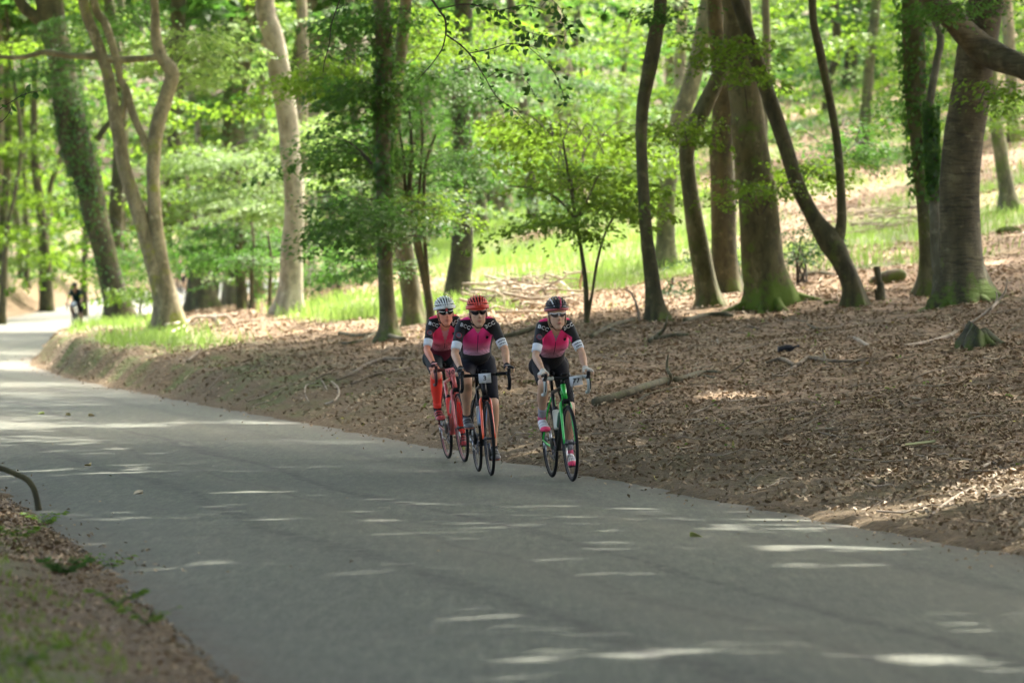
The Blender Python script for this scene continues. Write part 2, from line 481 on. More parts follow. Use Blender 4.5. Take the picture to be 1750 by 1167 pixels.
def road_mat():
    m, nt, b = nodes('old_asphalt')
    tc = N(nt, 'ShaderNodeTexCoord')
    n1 = N(nt, 'ShaderNodeTexNoise', Scale=45.0, Detail=5.0, Roughness=.75); nt.links.new(tc.outputs['Object'], n1.inputs['Vector'])
    n2 = N(nt, 'ShaderNodeTexNoise', Scale=.45, Detail=6.0, Roughness=.65); nt.links.new(tc.outputs['Object'], n2.inputs['Vector'])
    n4 = N(nt, 'ShaderNodeTexNoise', Scale=7.0, Detail=5.0, Roughness=.7); nt.links.new(tc.outputs['Object'], n4.inputs['Vector'])
    at = N(nt, 'ShaderNodeAttribute', attribute_name='lat')      # metres from the right-hand edge
    sp = N(nt, 'ShaderNodeSeparateXYZ'); nt.links.new(tc.outputs['Object'], sp.inputs[0])
    base = ramp(nt, n1.outputs['Fac'], [(.32, (.050, .056, .037)), (.5, (.106, .117, .082)), (.66, (.20, .215, .165))])
    n5 = N(nt, 'ShaderNodeTexNoise', Scale=3.0, Detail=9.0, Roughness=.8); nt.links.new(tc.outputs['Object'], n5.inputs['Vector'])
    base = mixc(nt, mrange(nt, n5.outputs['Fac'], .38, .6, .4, 0.0), base, (.06, .06, .048))
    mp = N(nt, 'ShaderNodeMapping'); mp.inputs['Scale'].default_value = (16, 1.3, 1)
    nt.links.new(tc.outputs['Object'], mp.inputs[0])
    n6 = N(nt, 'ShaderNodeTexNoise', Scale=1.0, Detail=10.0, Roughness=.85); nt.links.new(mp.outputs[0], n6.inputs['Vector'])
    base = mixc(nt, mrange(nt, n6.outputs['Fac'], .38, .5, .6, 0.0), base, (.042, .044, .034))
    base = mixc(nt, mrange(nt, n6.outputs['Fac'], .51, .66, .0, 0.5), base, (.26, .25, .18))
    base = mixc(nt, mrange(nt, n2.outputs['Fac'], .35, .65), mixc(nt, .30, base, (.072, .072, .062)), base)
    # long joints between the old strips of surfacing, wandering
    cmb = N(nt, 'ShaderNodeCombineXYZ')
    nt.links.new(at.outputs['Fac'], cmb.inputs[0]); nt.links.new(math_(nt, 'MULTIPLY', sp.outputs[1], .12), cmb.inputs[1])
    n3 = N(nt, 'ShaderNodeTexNoise', Scale=1.1, Detail=5.0, Roughness=.6); nt.links.new(cmb.outputs[0], n3.inputs['Vector'])
    wob = math_(nt, 'MULTIPLY', math_(nt, 'SUBTRACT', n3.outputs['Fac'], .5), 1.1)
    lat = math_(nt, 'ADD', at.outputs['Fac'], wob)
    for c, w, k in ((2.75, .10, 1.0), (4.3, .16, .85), (1.2, .18, .6), (3.5, .05, .9)):
        dd = math_(nt, 'ABSOLUTE', math_(nt, 'SUBTRACT', lat, c))
        f = math_(nt, 'MULTIPLY', mrange(nt, dd, w * .3, w, k, 0.0), mrange(nt, n4.outputs['Fac'], .42, .56))
        base = mixc(nt, f, base, (.045, .045, .038))
    # lighter worn strips where wheels run
    for c, w in ((1.6, .5), (3.6, .5)):
        dd = math_(nt, 'ABSOLUTE', math_(nt, 'SUBTRACT', lat, c))
        base = mixc(nt, mrange(nt, dd, 0.0, w, .28, 0.0), base, (.16, .15, .105))
    # dust and crumbs of soil gathered at both edges
    de = N(nt, 'ShaderNodeAttribute', attribute_name='dirt')
    f = math_(nt, 'MULTIPLY', de.outputs['Fac'], mrange(nt, n4.outputs['Fac'], .35, .62))
    base = mixc(nt, f, base, (.085, .065, .045))
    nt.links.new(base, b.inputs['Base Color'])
    b.inputs['Roughness'].default_value = .72
    b.inputs['Specular IOR Level'].default_value = .42
    bm = N(nt, 'ShaderNodeBump', Strength=.55, Distance=.006)
    nt.links.new(n1.outputs['Fac'], bm.inputs['Height']); nt.links.new(bm.outputs[0], b.inputs['Normal'])
    return m
ysr = np.concatenate([np.arange(-60, 10, 4), np.arange(10, 130, .6), np.arange(130, 300, 1.5), np.arange(300, 690, 10)])
u = np.linspace(0, 1, 29)
eR, eL = edge_r(ysr) + .35, edge_l(ysr) - .35
Xr = eR[:, None] + (eL - eR)[:, None] * u[None]
Yr = np.repeat(ysr[:, None], len(u), 1)
lat = (edge_r(ysr)[:, None] - Xr)
Zr = road_z(Yr) - .00 + .035 * (1 - (2 * u[None] - 1) ** 2) - .035 + .006 * fb_mid(Xr, Yr)
Vr = np.stack([Xr, Yr, Zr], -1).reshape(-1, 3)
nr, nc = Xr.shape
i = (np.arange(nr - 1)[:, None] * nc); j = np.arange(nc - 1)[None, :]
Fr = np.stack([i + j, i + nc + j, i + nc + j + 1, i + j + 1], -1).reshape(-1, 4)
wid = (edge_r(ysr) - edge_l(ysr))[:, None]
dirt = np.maximum(smooth01((.75 - lat) / .75), smooth01((lat - wid + .6) / .6))
road = mk('road', Vr, [Fr], road_mat(), smooth=True, attrs={'lat': lat.ravel(), 'dirt': dirt.ravel()})
tag(road, kind='structure')
def road_h(x, y):
    u_ = (edge_r(y) + .35 - x) / (edge_r(y) - edge_l(y) + .7)
    return road_z(y) + .035 * (1 - (2 * u_ - 1) ** 2) - .035 + .006 * fb_mid(x, y)

# ------------------------------------------------------------------ fallen leaves on the ground (nobody could count them)
def leaf_cards(C, U, Nn, size, aspect=.62, fold=.18, seed=0, curl=0.0):
    """folded kite-shaped leaves, two triangles each"""
    n = len(C)
    U = U / (np.linalg.norm(U, axis=1)[:, None] + 1e-9)
    Nn = Nn - U * (Nn * U).sum(1)[:, None]
    Nn /= np.linalg.norm(Nn, axis=1)[:, None] + 1e-9
    R = np.cross(U, Nn)
    s = np.broadcast_to(size, (n,))[:, None]
    a = C - U * s * .5
    t = C + U * s * .5 + Nn * s * curl
    l = C + R * s * aspect * .5 + Nn * s * fold - U * s * .05
    r = C - R * s * aspect * .5 + Nn * s * fold - U * s * .05
    V = np.stack([a, l, t, r], 1).reshape(-1, 3)
    k = np.arange(n)[:, None] * 4
    F = np.stack([k + [[0, 2, 1]], k + [[0, 3, 2]]], 1).reshape(-1, 3)
    return V, F

def rand_unit(n, r):
    v = r.normal(size=(n, 3)); return v / np.linalg.norm(v, axis=1)[:, None]

def litter_leaf_mat():
    m, nt, b = nodes('dry_beech_leaf')
    at = N(nt, 'ShaderNodeAttribute', attribute_name='v')
    c = ramp(nt, at.outputs['Fac'], [(0, (.13, .084, .040)), (.4, (.225, .152, .078)), (.75, (.33, .235, .135)), (.965, (.47, .37, .24)), (1, (.42, .38, .08))])
    nt.links.new(c, b.inputs['Base Color']); b.inputs['Roughness'].default_value = .7
    return m
M_LITTER = litter_leaf_mat()
r = np.random.default_rng(11)
n = 420000
d = 30 + 150 * r.random(n) ** 1.6
x = (r.random(n) * 2 - 1) * (d * .104 + .7)
s = x - edge_r(d)
sl = edge_l(d) - x
dens = np.where(s > 0, .30 + .70 * smooth01((s - .2) / 1.6), np.where(sl > 0, .35, np.exp(-np.maximum(-s, 0) / .2) * .16 + np.exp(-np.maximum(-sl, 0) / .18) * .12 + .00025))
dens = dens * (1 - .85 * grass_amount(x, d)) * (.65 + .35 * smooth01((fb_mid(x, d) + .7)))
keep = r.random(n) < dens
x, d, s, sl = x[keep], d[keep], s[keep], sl[keep]
n = len(x)
onroad = (s < 0) & (sl < 0)
z = np.where(onroad, np.maximum(road_h(x, d), land(x, d)), land(x, d))
size = r.uniform(.026, .06, n) * (1 + (d - 30) / 150) * np.where(onroad, .75, 1)
U = rand_unit(n, r) * [1, 1, .45]
Nn = rand_unit(n, r) * .55 + [0, 0, 1]
C = np.stack([x, d, z + .012 + r.random(n) * .02 * ~onroad], 1)
V, F = leaf_cards(C, U, Nn, size, fold=r.uniform(-.05, .35, n)[:, None], curl=.12)
vv = np.repeat(np.clip(r.random(n) * .94 + .0, 0, .94) ** 1.1, 4)
yel = np.repeat(r.random(n) < .004, 4); vv[yel] = 1.0
o = mk('leaf_litter', V, [F], M_LITTER, attrs={'v': vv})
tag(o, 'brown and pinkish dry beech leaves carpeting the slope and verges', 'leaf litter', kind='stuff')
print('litter', n)

# ------------------------------------------------------------------ grass blades
r = np.random.default_rng(12)
def blades(x, y, h, w, r, lean=.35):
    n = len(x)
    z = land(x, y)
    a = r.uniform(0, 2 * np.pi, n)
    R = np.stack([np.cos(a), np.sin(a) * .4, np.zeros(n)], 1)
    L = np.stack([r.normal(size=n), r.normal(size=n), np.zeros(n)], 1) * (h * lean)[:, None]
    B = np.stack([x, y, z - .01], 1)
    m = B + L * .35 + np.stack([np.zeros(n)] * 2 + [h * .6], 1)
    t = B + L + np.stack([np.zeros(n)] * 2 + [h * .92], 1)
    V = np.stack([B - R * w[:, None] * .5, B + R * w[:, None] * .5, m + R * w[:, None] * .4, m - R * w[:, None] * .4, t], 1).reshape(-1, 3)
    k = np.arange(n)[:, None] * 5
    Q = k + [[0, 1, 2, 3]]; T = k + [[3, 2, 4]]
    return V, Q, T
n = 150000
y = 84 + 90 * r.random(n)
x = (r.random(n) * 2 - 1) * (y * .104 + 1)
g = grass_amount(x, y)
keep = (r.random(n) < g ** 1.3 * .85) & (x > edge_r(y) + .2)
x, y = x[keep], y[keep]; n = len(x)
h = r.uniform(.12, .38, n) * np.where(x - edge_r(y) < 4, .8, 1.0)
V, Q, T = blades(x, y, h, r.uniform(.012, .028, n), r)
GRASS = leaf_mat('grass_blade', (.12, .19, .04), (.26, .36, .10), (.28, .44, .08), .42)
o = mk('grass', V, [Q, T], GRASS, attrs={'v': np.repeat(r.random(n), 5)})
tag(o, 'pale green grass growing in the clearing and along the bank', 'grass', kind='stuff')
print('grass', n)
# low green plants and moss sprigs on the near verge, bottom left, and thinly on the right-hand verge
n = 65000
y = 13 + 40 * r.random(n) ** 1.2
x = edge_l(y) - r.random(n) ** .8 * 4.5
g = smooth01((.55 * fb_g(x * 3, y * 3) + .5 * fb_g2(x * 2, y * 2) + .35) / .5) * smooth01((edge_l(y) - x - .15) / .5)
keep = (r.random(n) < g * .75) & (x > -.104 * y - 1)
x, y = x[keep], y[keep]; n = len(x)
V, Q, T = blades(x, y, r.uniform(.02, .085, n), r.uniform(.006, .018, n), r, .9)
o = mk('undergrowth', V, [Q, T], leaf_mat('verge_sprig', (.08, .11, .015), (.24, .30, .05), (.20, .30, .04), .35), attrs={'v': np.repeat(r.random(n), 5)})
tag(o, 'short green moss sprigs and weeds on the near left verge', 'undergrowth', kind='stuff')
# leaves and crumbs on the near left bank
n = 36000
y = 13 + 35 * r.random(n) ** 1.1
x = edge_l(y) + .12 - r.random(n) ** 1.2 * 3.8
z = np.maximum(land(x, y), np.where(x > edge_l(y), road_h(x, y), -9))
size = r.uniform(.008, .04, n)
U = rand_unit(n, r) * [1, 1, .5]; Nn = rand_unit(n, r) * .6 + [0, 0, 1]
V, F = leaf_cards(np.stack([x, y, z + .008], 1), U, Nn, size, fold=r.uniform(0, .35, n)[:, None], curl=.1)
o = mk('leaf_litter', V, [F], M_LITTER, attrs={'v': np.repeat(r.random(n) ** 1.4 * .9, 4)})
tag(o, 'dark earth crumbs and dry leaf scraps on the near left verge', 'leaf litter', kind='stuff')
# ------------------------------------------------------------------ trees
fb_gap = Fbm(31, 6.5, 3)
def gap_keep(Pw, r):
    """False for unseen high leaves left out so that sun reaches chosen ground"""
    t = Pw[:, 2] / SUN[2]
    gx = Pw[:, 0] - SUN[0] * t; gy = Pw[:, 1] - SUN[1] * t
    n = fb_gap(gx, gy)
    p = np.full(len(Pw), 0.0)                                 # share of unseen crown leaves left out to let sun onto that spot
    p = np.maximum(p, smooth01((gy - 86) / 8) * smooth01((200 - gy) / 20) * smooth01((n + .75 - .5 * smooth01((gy - 112) / 15)) / .5) * (1 - .7 * smooth01((gx - 4.5) / 3)) * smooth01((18 - gx) / 5) * smooth01((gx - edge_r(gy) - .5) / 2))     # the clearing
    p = np.maximum(p, smooth01((gy - 66) / 5) * smooth01((90 - gy) / 6) * smooth01((gx - edge_l(gy) + 2) / 1.5) * smooth01((edge_r(gy) + 1 - gx) / 1.5) * smooth01((n - .25) / .4) * .7)
    p = np.maximum(p, smooth01((gy - 105) / 8) * smooth01((240 - gy) / 10) * smooth01((-2 - gx) / 3) * smooth01((n - .5) / .4) * .5)
    p = np.maximum(p, smooth01((gy - 82) / 3) * smooth01((112 - gy) / 4) * smooth01((gx - edge_r(gy) - .6) / 1.2) * smooth01((2.5 - gx) / 2.5))
    p = np.maximum(p, 1.0 * smooth01((gy - 73) / 3) * smooth01((88 - gy) / 3) * smooth01((gx + 3.5) / 1.5) * smooth01((6 - gx) / 2.5))
    p = np.maximum(p, smooth01((n - .95) / .3) * (gx > edge_r(gy) + 2) * smooth01((gy - 48) / 6))
    p = np.maximum(p, (.15 + .5 * smooth01((-6 - gx) / 4)) * smooth01((gy - 200) / 20))
    return r.random(len(Pw)) > p * 1.02

def frame_at(points):
    pass

def px_path(rows, d, dz=None):
    """rows of (px, py, width_px[, extra depth]) -> world points and radii"""
    Pp, R = [], []
    for row in rows:
        dd = d + (row[3] if len(row) > 3 else 0)
        Pp.append(P(row[0], row[1], dd)); R.append(row[2] * .5 * dd / FPX)
    return np.array(Pp), np.array(R)

def limb_tube(Pp, R, base_z, flare=0.0, lobes=5, seed=0, sides=14, per=6):
    r = np.random.default_rng(seed)
    Q = spline(np.column_stack([Pp, R]), per)
    pts, rad = Q[:, :3], np.maximum(Q[:, 3], .004)
    h = np.clip(pts[:, 2] - base_z, 0, None)
    ph = r.uniform(0, 6.28, 6)
    L = np.concatenate([[0], np.cumsum(np.linalg.norm(np.diff(pts, axis=0), axis=1))])
    def rf(i, th):
        hh = h[i][:, None]; t = th[None, :]; l = L[i][:, None]
        k = 1 + flare * np.exp(-hh / .22) * (.35 + .95 * np.clip(np.cos(lobes * t + ph[0] + .5 * np.cos(2 * t + ph[1])), -.3, 1) ** 1)
        k += .045 * np.sin(2 * t + l * 1.3 + ph[2]) + .035 * np.sin(3 * t - l * 2.1 + ph[3]) + .03 * np.sin(l * 4.3 + t + ph[4]) + .02 * np.sin(5 * t + l * 7 + ph[5])
        return k
    V, F = tube(pts, rad, sides, True, rfun=rf)
    return V, F

def sprays(geo, starts, centers, n_leaf, size, r, length=(.9, 1.9), droop=.25, mat=0, flat=.35, twig=True, dens_v=None, keepfun=None, width=.55):
    """beech sprays: a drooping twig with side twigs, leaves lying in one leaning plane"""
    for k in range(len(centers)):
        c = centers[k]; st = starts[k]
        L = r.uniform(*length)
        dirv = c - st; dirv[2] = 0
        if np.linalg.norm(dirv) < .3: dirv = np.array([r.normal(), r.normal(), 0])
        dirv = dirv / np.linalg.norm(dirv)
        a = r.normal(0, .6)
        dirv = np.array([dirv[0] * math.cos(a) - dirv[1] * math.sin(a), dirv[0] * math.sin(a) + dirv[1] * math.cos(a), 0])
        perp = np.array([-dirv[1], dirv[0], 0])
        tilt = r.normal(0, .16)
        up = np.array([0, 0, 1.0])
        nl = int(n_leaf * L / 1.4)
        u = r.random(nl) ** .8
        nside = 9
        w = (r.random(nl) * 2 - 1)
        # leaves gather on side twigs
        ub = np.round(u * nside) / nside + .06 * np.abs(w)
        u = .25 * u + .75 * ub
        wmax = width * L * np.sin(np.clip(u, 0.05, 1) ** .7 * np.pi * .86 + .25)
        ww = w * np.abs(wmax)
        C = c + dirv * (u[:, None] - .5) * L + perp * ww[:, None] + up * (-(u ** 2) * L * droop - (ww / max(L, .1)) ** 2 * L * droop * 1.2 + tilt * ww + r.normal(0, .02, nl) * L)[:, None]
        if keepfun is not None:
            kp = keepfun(C, r); C, ww, u = C[kp], ww[kp], u[kp]
            if len(C) == 0: continue
        nl = len(C)
        U = dirv * .6 + perp * np.sign(ww)[:, None] * .8 + rand_unit(nl, r) * .5 - up * (.15 + .35 * u[:, None])
        Nn = up + rand_unit(nl, r) * flat + perp * (tilt)
        sz = size * r.uniform(.7, 1.25, nl)
        V, F = leaf_cards(C, U, Nn, sz, aspect=.68, fold=r.uniform(-.04, .12, nl)[:, None], curl=-.08)
        tone = np.clip(r.normal(.5, .22) + r.normal(0, .18, nl), 0, 1)
        geo.add(V, [F], mat, np.repeat(tone, 4))
        if twig:
            t = np.linspace(0, 1, 6)
            T = c + dirv * (t[:, None] - .5) * L - up * ((t ** 2) * L * droop)[:, None]
            p0 = T[0]
            mid = (st + p0) / 2 + up * .12 * np.linalg.norm(p0 - st)
            Tm = np.vstack([spline(np.array([st, mid, p0]), 3)[:-1], T])
            V, F = tube(Tm, np.linspace(.005 + .003 * np.linalg.norm(p0 - st), .002, len(Tm)), 3, False)
            geo.add(V, F, 1, 0)

def blob_points(r, n, c, rad):
    q = rand_unit(n, r) * (r.random(n) ** (1 / 2.4))[:, None]
    return np.asarray(c) + q * np.asarray(rad)

TREES = {}
def tree(label, stems, d=None, bark='beech', flare=.55, top=None, leaves=(), seed=0, name='beech_tree', cat='tree', group=None, limbs=(), high=True, ivy=None, crown_r=5.0, leafkind='mid', crown_n=2600, hole=None, lobes=5):
    """stems: list of pixel paths, the first rises from the ground; leaves: low foliage [(px,py,rx_px,ry_px,depth offset,n_sprays,leaf size,kind)]"""
    r = np.random.default_rng(1000 + seed)
    px0, py0 = stems[0][0][0], stems[0][0][1]
    if d is None: d = ground_hit(px0, py0)
    base = on_ground(px0, py0, d)
    root = empty(name, base.tolist())
    tag(root, label, cat, group)
    bm = BARK[bark]
    tops = []
    def finish(Pp, R, main):
        if Pp[-1][2] > 2.5 and main:
            dirv = Pp[-1] - Pp[-2]; dirv /= np.linalg.norm(dirv) + 1e-9
            dirv = dirv * .5 + np.array([0, 0, .8]); dirv /= np.linalg.norm(dirv)
            hh = max(13.0 - Pp[-1][2], 3.0) if high else 1.2
            e = []
            for t in (.35, .7, 1.0):
                e.append(Pp[-1] + dirv * hh * t + np.array([r.normal(0, .35), r.normal(0, .35), 0]) * t)
            Pp = np.vstack([Pp, e]); R = np.concatenate([R, R[-1] * np.array([.8, .55, .2])])
        return Pp, R
    for k, rows in enumerate(stems):
        Pp, R = px_path(rows, d)
        if k == 0:
            zb = base[2]
            Pp[0] = base + [0, 0, -.12]
        main = rows[-1][1] <= 25
        n_img = len(Pp)
        Pp, R = finish(Pp, R, main)
        if main: tops.append(Pp[-1])
        V, F = limb_tube(Pp, R, base[2], flare if k == 0 else 0, seed=seed * 7 + k, sides=18 if R[0] > .12 else 9, lobes=lobes)
        a = np.clip(V[:, 2] - base[2], 0, 30)
        o = mk('trunk' if k == 0 else 'limb', V - base, F, bm, root, True, {'v': a})
        if k > 0 and False: pass
    if flare > .4 and stems[0][0][2] > 50:                               # surface roots running out from the foot
        rt = Geo()
        Rb = px_path(stems[0][:1], d)[1][0]
        for q in range(lobes + 1):
            a = 2 * np.pi * q / (lobes + 1) + r.uniform(-.4, .4)
            L = Rb * r.uniform(1.6, 2.8)
            t = np.linspace(0, 1, 6)
            x = base[0] + np.cos(a + .35 * t * r.uniform(-1, 1)) * (Rb * .35 + t * L)
            y = base[1] + np.sin(a) * (Rb * .35 + t * L)
            z = land(x, y) + Rb * .42 * (1 - t) ** 2.2 - .03 - .04 * t
            V, F = tube(np.stack([x, y, z], 1), Rb * (.24 * (1 - t) ** 1.2 + .03), 7)
            rt.add(V - base, F, 0, .08 + .12 * (1 - t.mean()))
        rt.build('root', bm, root, True)
    # low foliage
    geo = Geo()
    axis = px_path(stems[0], d)[0]
    for (px, py, rx, ry, dd, ns, ls, kind) in leaves:
        c = P(px, py, d + dd)
        rad = [rx * d / FPX, max(rx * d / FPX * .8, 1.2), ry * d / FPX]
        pts = blob_points(r, ns, c, rad)
        kk = np.argmin(np.abs(axis[None, :, 2] - (pts[:, 2:3] - .35)), axis=1)
        st = axis[kk]
        far = np.linalg.norm(pts - st, axis=1)
        st = pts + (st - pts) * np.minimum(1, 2.2 / np.maximum(far, .01))[:, None]
        g2 = Geo()
        sprays(g2, st, pts, 170 * (.07 / ls) ** .8, ls, r, droop=.2, flat=.85 if kind == 'fresh' else .5)
        g2.build('crown', [LEAF[kind], TWIG], root)
        for ob in root.children:
            pass
        cr = [c_ for c_ in root.children if c_.name.startswith('crown')][-1]
        cr.data.transform(Matrix.Translation(Vector((-base).tolist())))
    if high and tops:
        g3 = Geo()
        for tp in tops[:2]:
            c = tp + [0, 0, -.5]
            pts = blob_points(r, int(crown_n / len(tops[:2]) / 26), c, [crown_r, crown_r, 3.6])
            sprays(g3, np.repeat(tp[None], len(pts), 0), pts, 26, .42, r, length=(1.4, 2.4), flat=.6, twig=False, keepfun=gap_keep)
        if g3.V:
            cr = g3.build('crown', [LEAF[leafkind], TWIG], root)
            cr.data.transform(Matrix.Translation(Vector((-base).tolist())))
    if ivy:
        for (rows) in ivy:
            Pp, R = px_path(rows, d)
            Q = spline(np.column_stack([Pp, R]), 10)
            n = 1000
            ii = r.integers(0, len(Q), n)
            a = r.uniform(0, 2 * np.pi, n)
            rr = Q[ii, 3] * r.uniform(.95, 1.22, n) + .02
            C = Q[ii, :3] + np.stack([np.cos(a) * rr, np.sin(a) * rr, r.normal(0, .12, n)], 1)
            Nn = np.stack([np.cos(a), np.sin(a), np.full(n, .3)], 1) + rand_unit(n, r) * .4
            V, F = leaf_cards(C, rand_unit(n, r) + [0, 0, -1], Nn, r.uniform(.06, .11, n), aspect=.85, fold=.08)
            o = mk('ivy', V - base, [F], LEAF['dark'], root, attrs={'v': np.repeat(r.random(n), 4)})
            o['kind'] = 'stuff'
    TREES[label] = root
    return root

# ---- right-hand group
tree('huge rough ringed trunk with mossy spreading roots at the right edge of the picture', [
    [(1650, 512, 98), (1648, 480, 84), (1644, 440, 76), (1640, 350, 68), (1647, 230, 66), (1666, 110, 67), (1682, 20, 64), (1692, -40, 60)],
    [(1810, 150, 36, -1.2), (1748, 117, 40, -.9), (1705, 98, 46, -.5), (1668, 76, 50, -.35), (1636, 44, 44, -.5), (1604, 8, 38, -.8), (1575, -40, 32, -1)]],
    bark='rough', flare=.5, seed=1, lobes=6,
    leaves=[(1720, 150, 30, 22, -4, 3, .08, 'fresh'), (1650, 5, 60, 14, -2, 5, .08, 'dark')])
tree('green straight trunk clothed in ivy, close left of the huge ringed trunk', [
    [(1582, 505, 48), (1586, 470, 34), (1582, 380, 28), (1574, 290, 28), (1568, 200, 34), (1562, 100, 38), (1560, 0, 40)]],
    bark='green', flare=.35, seed=2, ivy=[[(1570, 330, 28), (1566, 200, 38), (1562, 100, 46), (1560, 0, 54)]],
    leaves=[(1560, 170, 70, 30, 1, 4, .07, 'mid')])
tree('slender pale grey leaning stem in front of the ivy-clad trunk', [
    [(1612, 522, 34), (1606, 480, 24), (1600, 420, 20), (1597, 340, 18), (1594, 260, 16), (1588, 190, 14), (1600, 110, 13), (1606, 60, 13), (1580, 0, 12)]],
    bark='grey', flare=.5, seed=3, high=False, ivy=[[(1596, 320, 18), (1590, 190, 20)]])
tree('Y-shaped forked beech with curved foot, right of the mossy-footed trunk', [
    [(1462, 524, 46), (1456, 490, 35), (1440, 450, 34), (1420, 412, 42), (1392, 375, 28), (1366, 325, 25), (1345, 260, 25), (1322, 190, 26), (1302, 130, 25), (1282, 70, 23), (1258, 0, 21), (1245, -30, 20)],
    [(1424, 420, 30), (1437, 385, 19), (1437, 320, 16), (1430, 240, 15), (1417, 165, 14), (1402, 95, 15), (1390, 40, 13), (1388, 0, 13), (1386, -30, 12)]],
    bark='dark', flare=.4, seed=4, leaves=[(1375, 290, 75, 14, 1, 7, .075, 'fresh'), (1460, 240, 60, 30, 14, 9, .08, 'mid')])
tree('thick straight trunk with bright mossy foot, middle of the right-hand group', [
    [(1318, 522, 96), (1314, 500, 80), (1306, 450, 72), (1298, 380, 66), (1289, 300, 62), (1280, 220, 58), (1268, 120, 54), (1258, 20, 50), (1252, -30, 48)]],
    bark='mossfoot', flare=.42, seed=5, lobes=5,
    leaves=[(1255, 70, 34, 30, -2.5, 6, .075, 'fresh'), (1255, 120, 22, 20, -2.5, 3, .075, 'fresh'), (1298, 300, 26, 26, -2, 4, .07, 'fresh')])
tree('dark straight trunk just behind and left of the thick mossy-footed one', [
    [(1243, 502, 58), (1240, 460, 46), (1236, 380, 42), (1234, 280, 40), (1236, 180, 38), (1230, 90, 34), (1222, 0, 30)]],
    bark='dark', flare=.35, seed=6)
tree('short thin leaning trunk squeezed between the dark trunk and the mossy-footed trunk', [
    [(1264, 497, 28), (1252, 450, 20), (1246, 400, 18), (1254, 330, 16), (1263, 250, 14), (1268, 160, 12)]],
    bark='green', flare=.3, seed=7, high=False)
tree('curved smooth trunk with an elbow, second from the left in the right-hand group', [
    [(1216, 524, 50), (1208, 490, 38), (1195, 430, 34), (1184, 360, 29), (1176, 300, 26), (1174, 258, 27), (1184, 225, 31), (1208, 175, 29), (1232, 118, 26), (1246, 70, 24), (1262, 0, 22)]],
    bark='beech', flare=.35, seed=8, leaves=[(1165, 215, 40, 30, -1, 6, .075, 'fresh')])
tree('mossy slanting trunk standing behind the curved pair', [
    [(1138, 475, 46), (1138, 420, 33), (1138, 350, 30), (1146, 280, 32), (1160, 210, 34), (1182, 140, 30), (1198, 70, 28), (1210, 0, 25)]],
    d=100, bark='green', flare=.3, seed=9, leaves=[(1120, 260, 80, 60, -4, 18, .08, 'fresh'), (1120, 330, 90, 30, 0, 10, .085, 'fresh')])
tree('thin sinuous dark trunk, leftmost of the right-hand group', [
    [(1127, 548, 44), (1120, 520, 30), (1112, 460, 25), (1104, 390, 22), (1098, 310, 21), (1096, 240, 20), (1100, 170, 22), (1112, 110, 25), (1122, 50, 24), (1128, 0, 22)]],
    bark='dark', flare=.4, seed=10, leaves=[(1110, 15, 70, 14, -1, 4, .07, 'mid')])
tree('slim upright stem seen high behind the mossy-footed trunk', [
    [(1312, 450, 20), (1308, 300, 15), (1306, 200, 13), (1310, 100, 14), (1308, 0, 13)]], d=108, bark='dark', flare=.2, seed=11)
tree('lone trunk on the grassy slope behind the huge ringed trunk', [
    [(1728, 362, 44), (1720, 320, 28), (1706, 240, 24), (1700, 180, 20), (1692, 90, 18), (1690, 0, 16)]],
    bark='green', flare=.5, seed=12, leaves=[(1730, 190, 50, 30, -6, 8, .08, 'fresh')])
tree('dark crooked trunk on the brown slope between the forked beech and the ivy trunk', [
    [(1516, 268, 22), (1506, 230, 15), (1508, 180, 12), (1494, 120, 14), (1480, 60, 12), (1490, 0, 12)]], d=165, bark='dark', flare=.5, seed=13)
tree('dim straight trunk in the green behind the forked beech', [
    [(1412, 262, 22), (1410, 220, 16), (1414, 150, 14), (1430, 90, 16), (1424, 0, 14)]], d=150, bark='dark', flare=.3, seed=14)
# ---- centre
tree('dark straight trunk rising directly behind the cyclist in the red helmet', [
    [(780, 520, 52), (783, 490, 42), (789, 420, 37), (792, 340, 35), (791, 260, 34), (787, 190, 32), (790, 100, 31), (792, 0, 29)]],
    bark='deep', flare=.25, seed=15, ivy=[[(792, 330, 33), (788, 190, 32), (790, 30, 30)]],
    leaves=[(770, 130, 90, 60, -3, 26, .08, 'mid'), (800, 270, 70, 50, -4, 22, .075, 'mid'), (860, 240, 70, 60, 10, 20, .085, 'fresh'), (840, 60, 90, 40, 6, 14, .08, 'fresh')])
tree('brown trunk with spreading roots at the top of the verge, left of the cyclists', [
    [(666, 578, 46), (664, 555, 31), (660, 480, 26), (657, 400, 24), (655, 300, 24), (655, 200, 27), (656, 100, 30), (652, 0, 30)]],
    bark='green', flare=.45, seed=16, ivy=[[(657, 420, 22), (655, 250, 26), (656, 60, 30)]],
    leaves=[(600, 380, 80, 60, -3, 22, .08, 'mid'), (560, 130, 90, 40, 4, 20, .085, 'fresh'), (590, 260, 90, 60, 2, 24, .08, 'mid'), (650, 150, 90, 60, 0, 24, .08, 'mid'), (620, 40, 100, 40, 0, 14, .085, 'mid')])
tree('leaning trunk between the brown verge trunk and the cyclists', [
    [(712, 556, 50), (706, 530, 36), (698, 470, 33), (686, 390, 30), (676, 300, 27), (672, 220, 26), (680, 130, 24), (690, 40, 22), (694, 0, 20)]],
    bark='green', flare=.35, seed=17, leaves=[(690, 350, 60, 60, -2, 14, .075, 'mid'), (700, 60, 70, 60, 2, 14, .075, 'fresh'), (640, 430, 60, 40, -2, 9, .07, 'mid')])
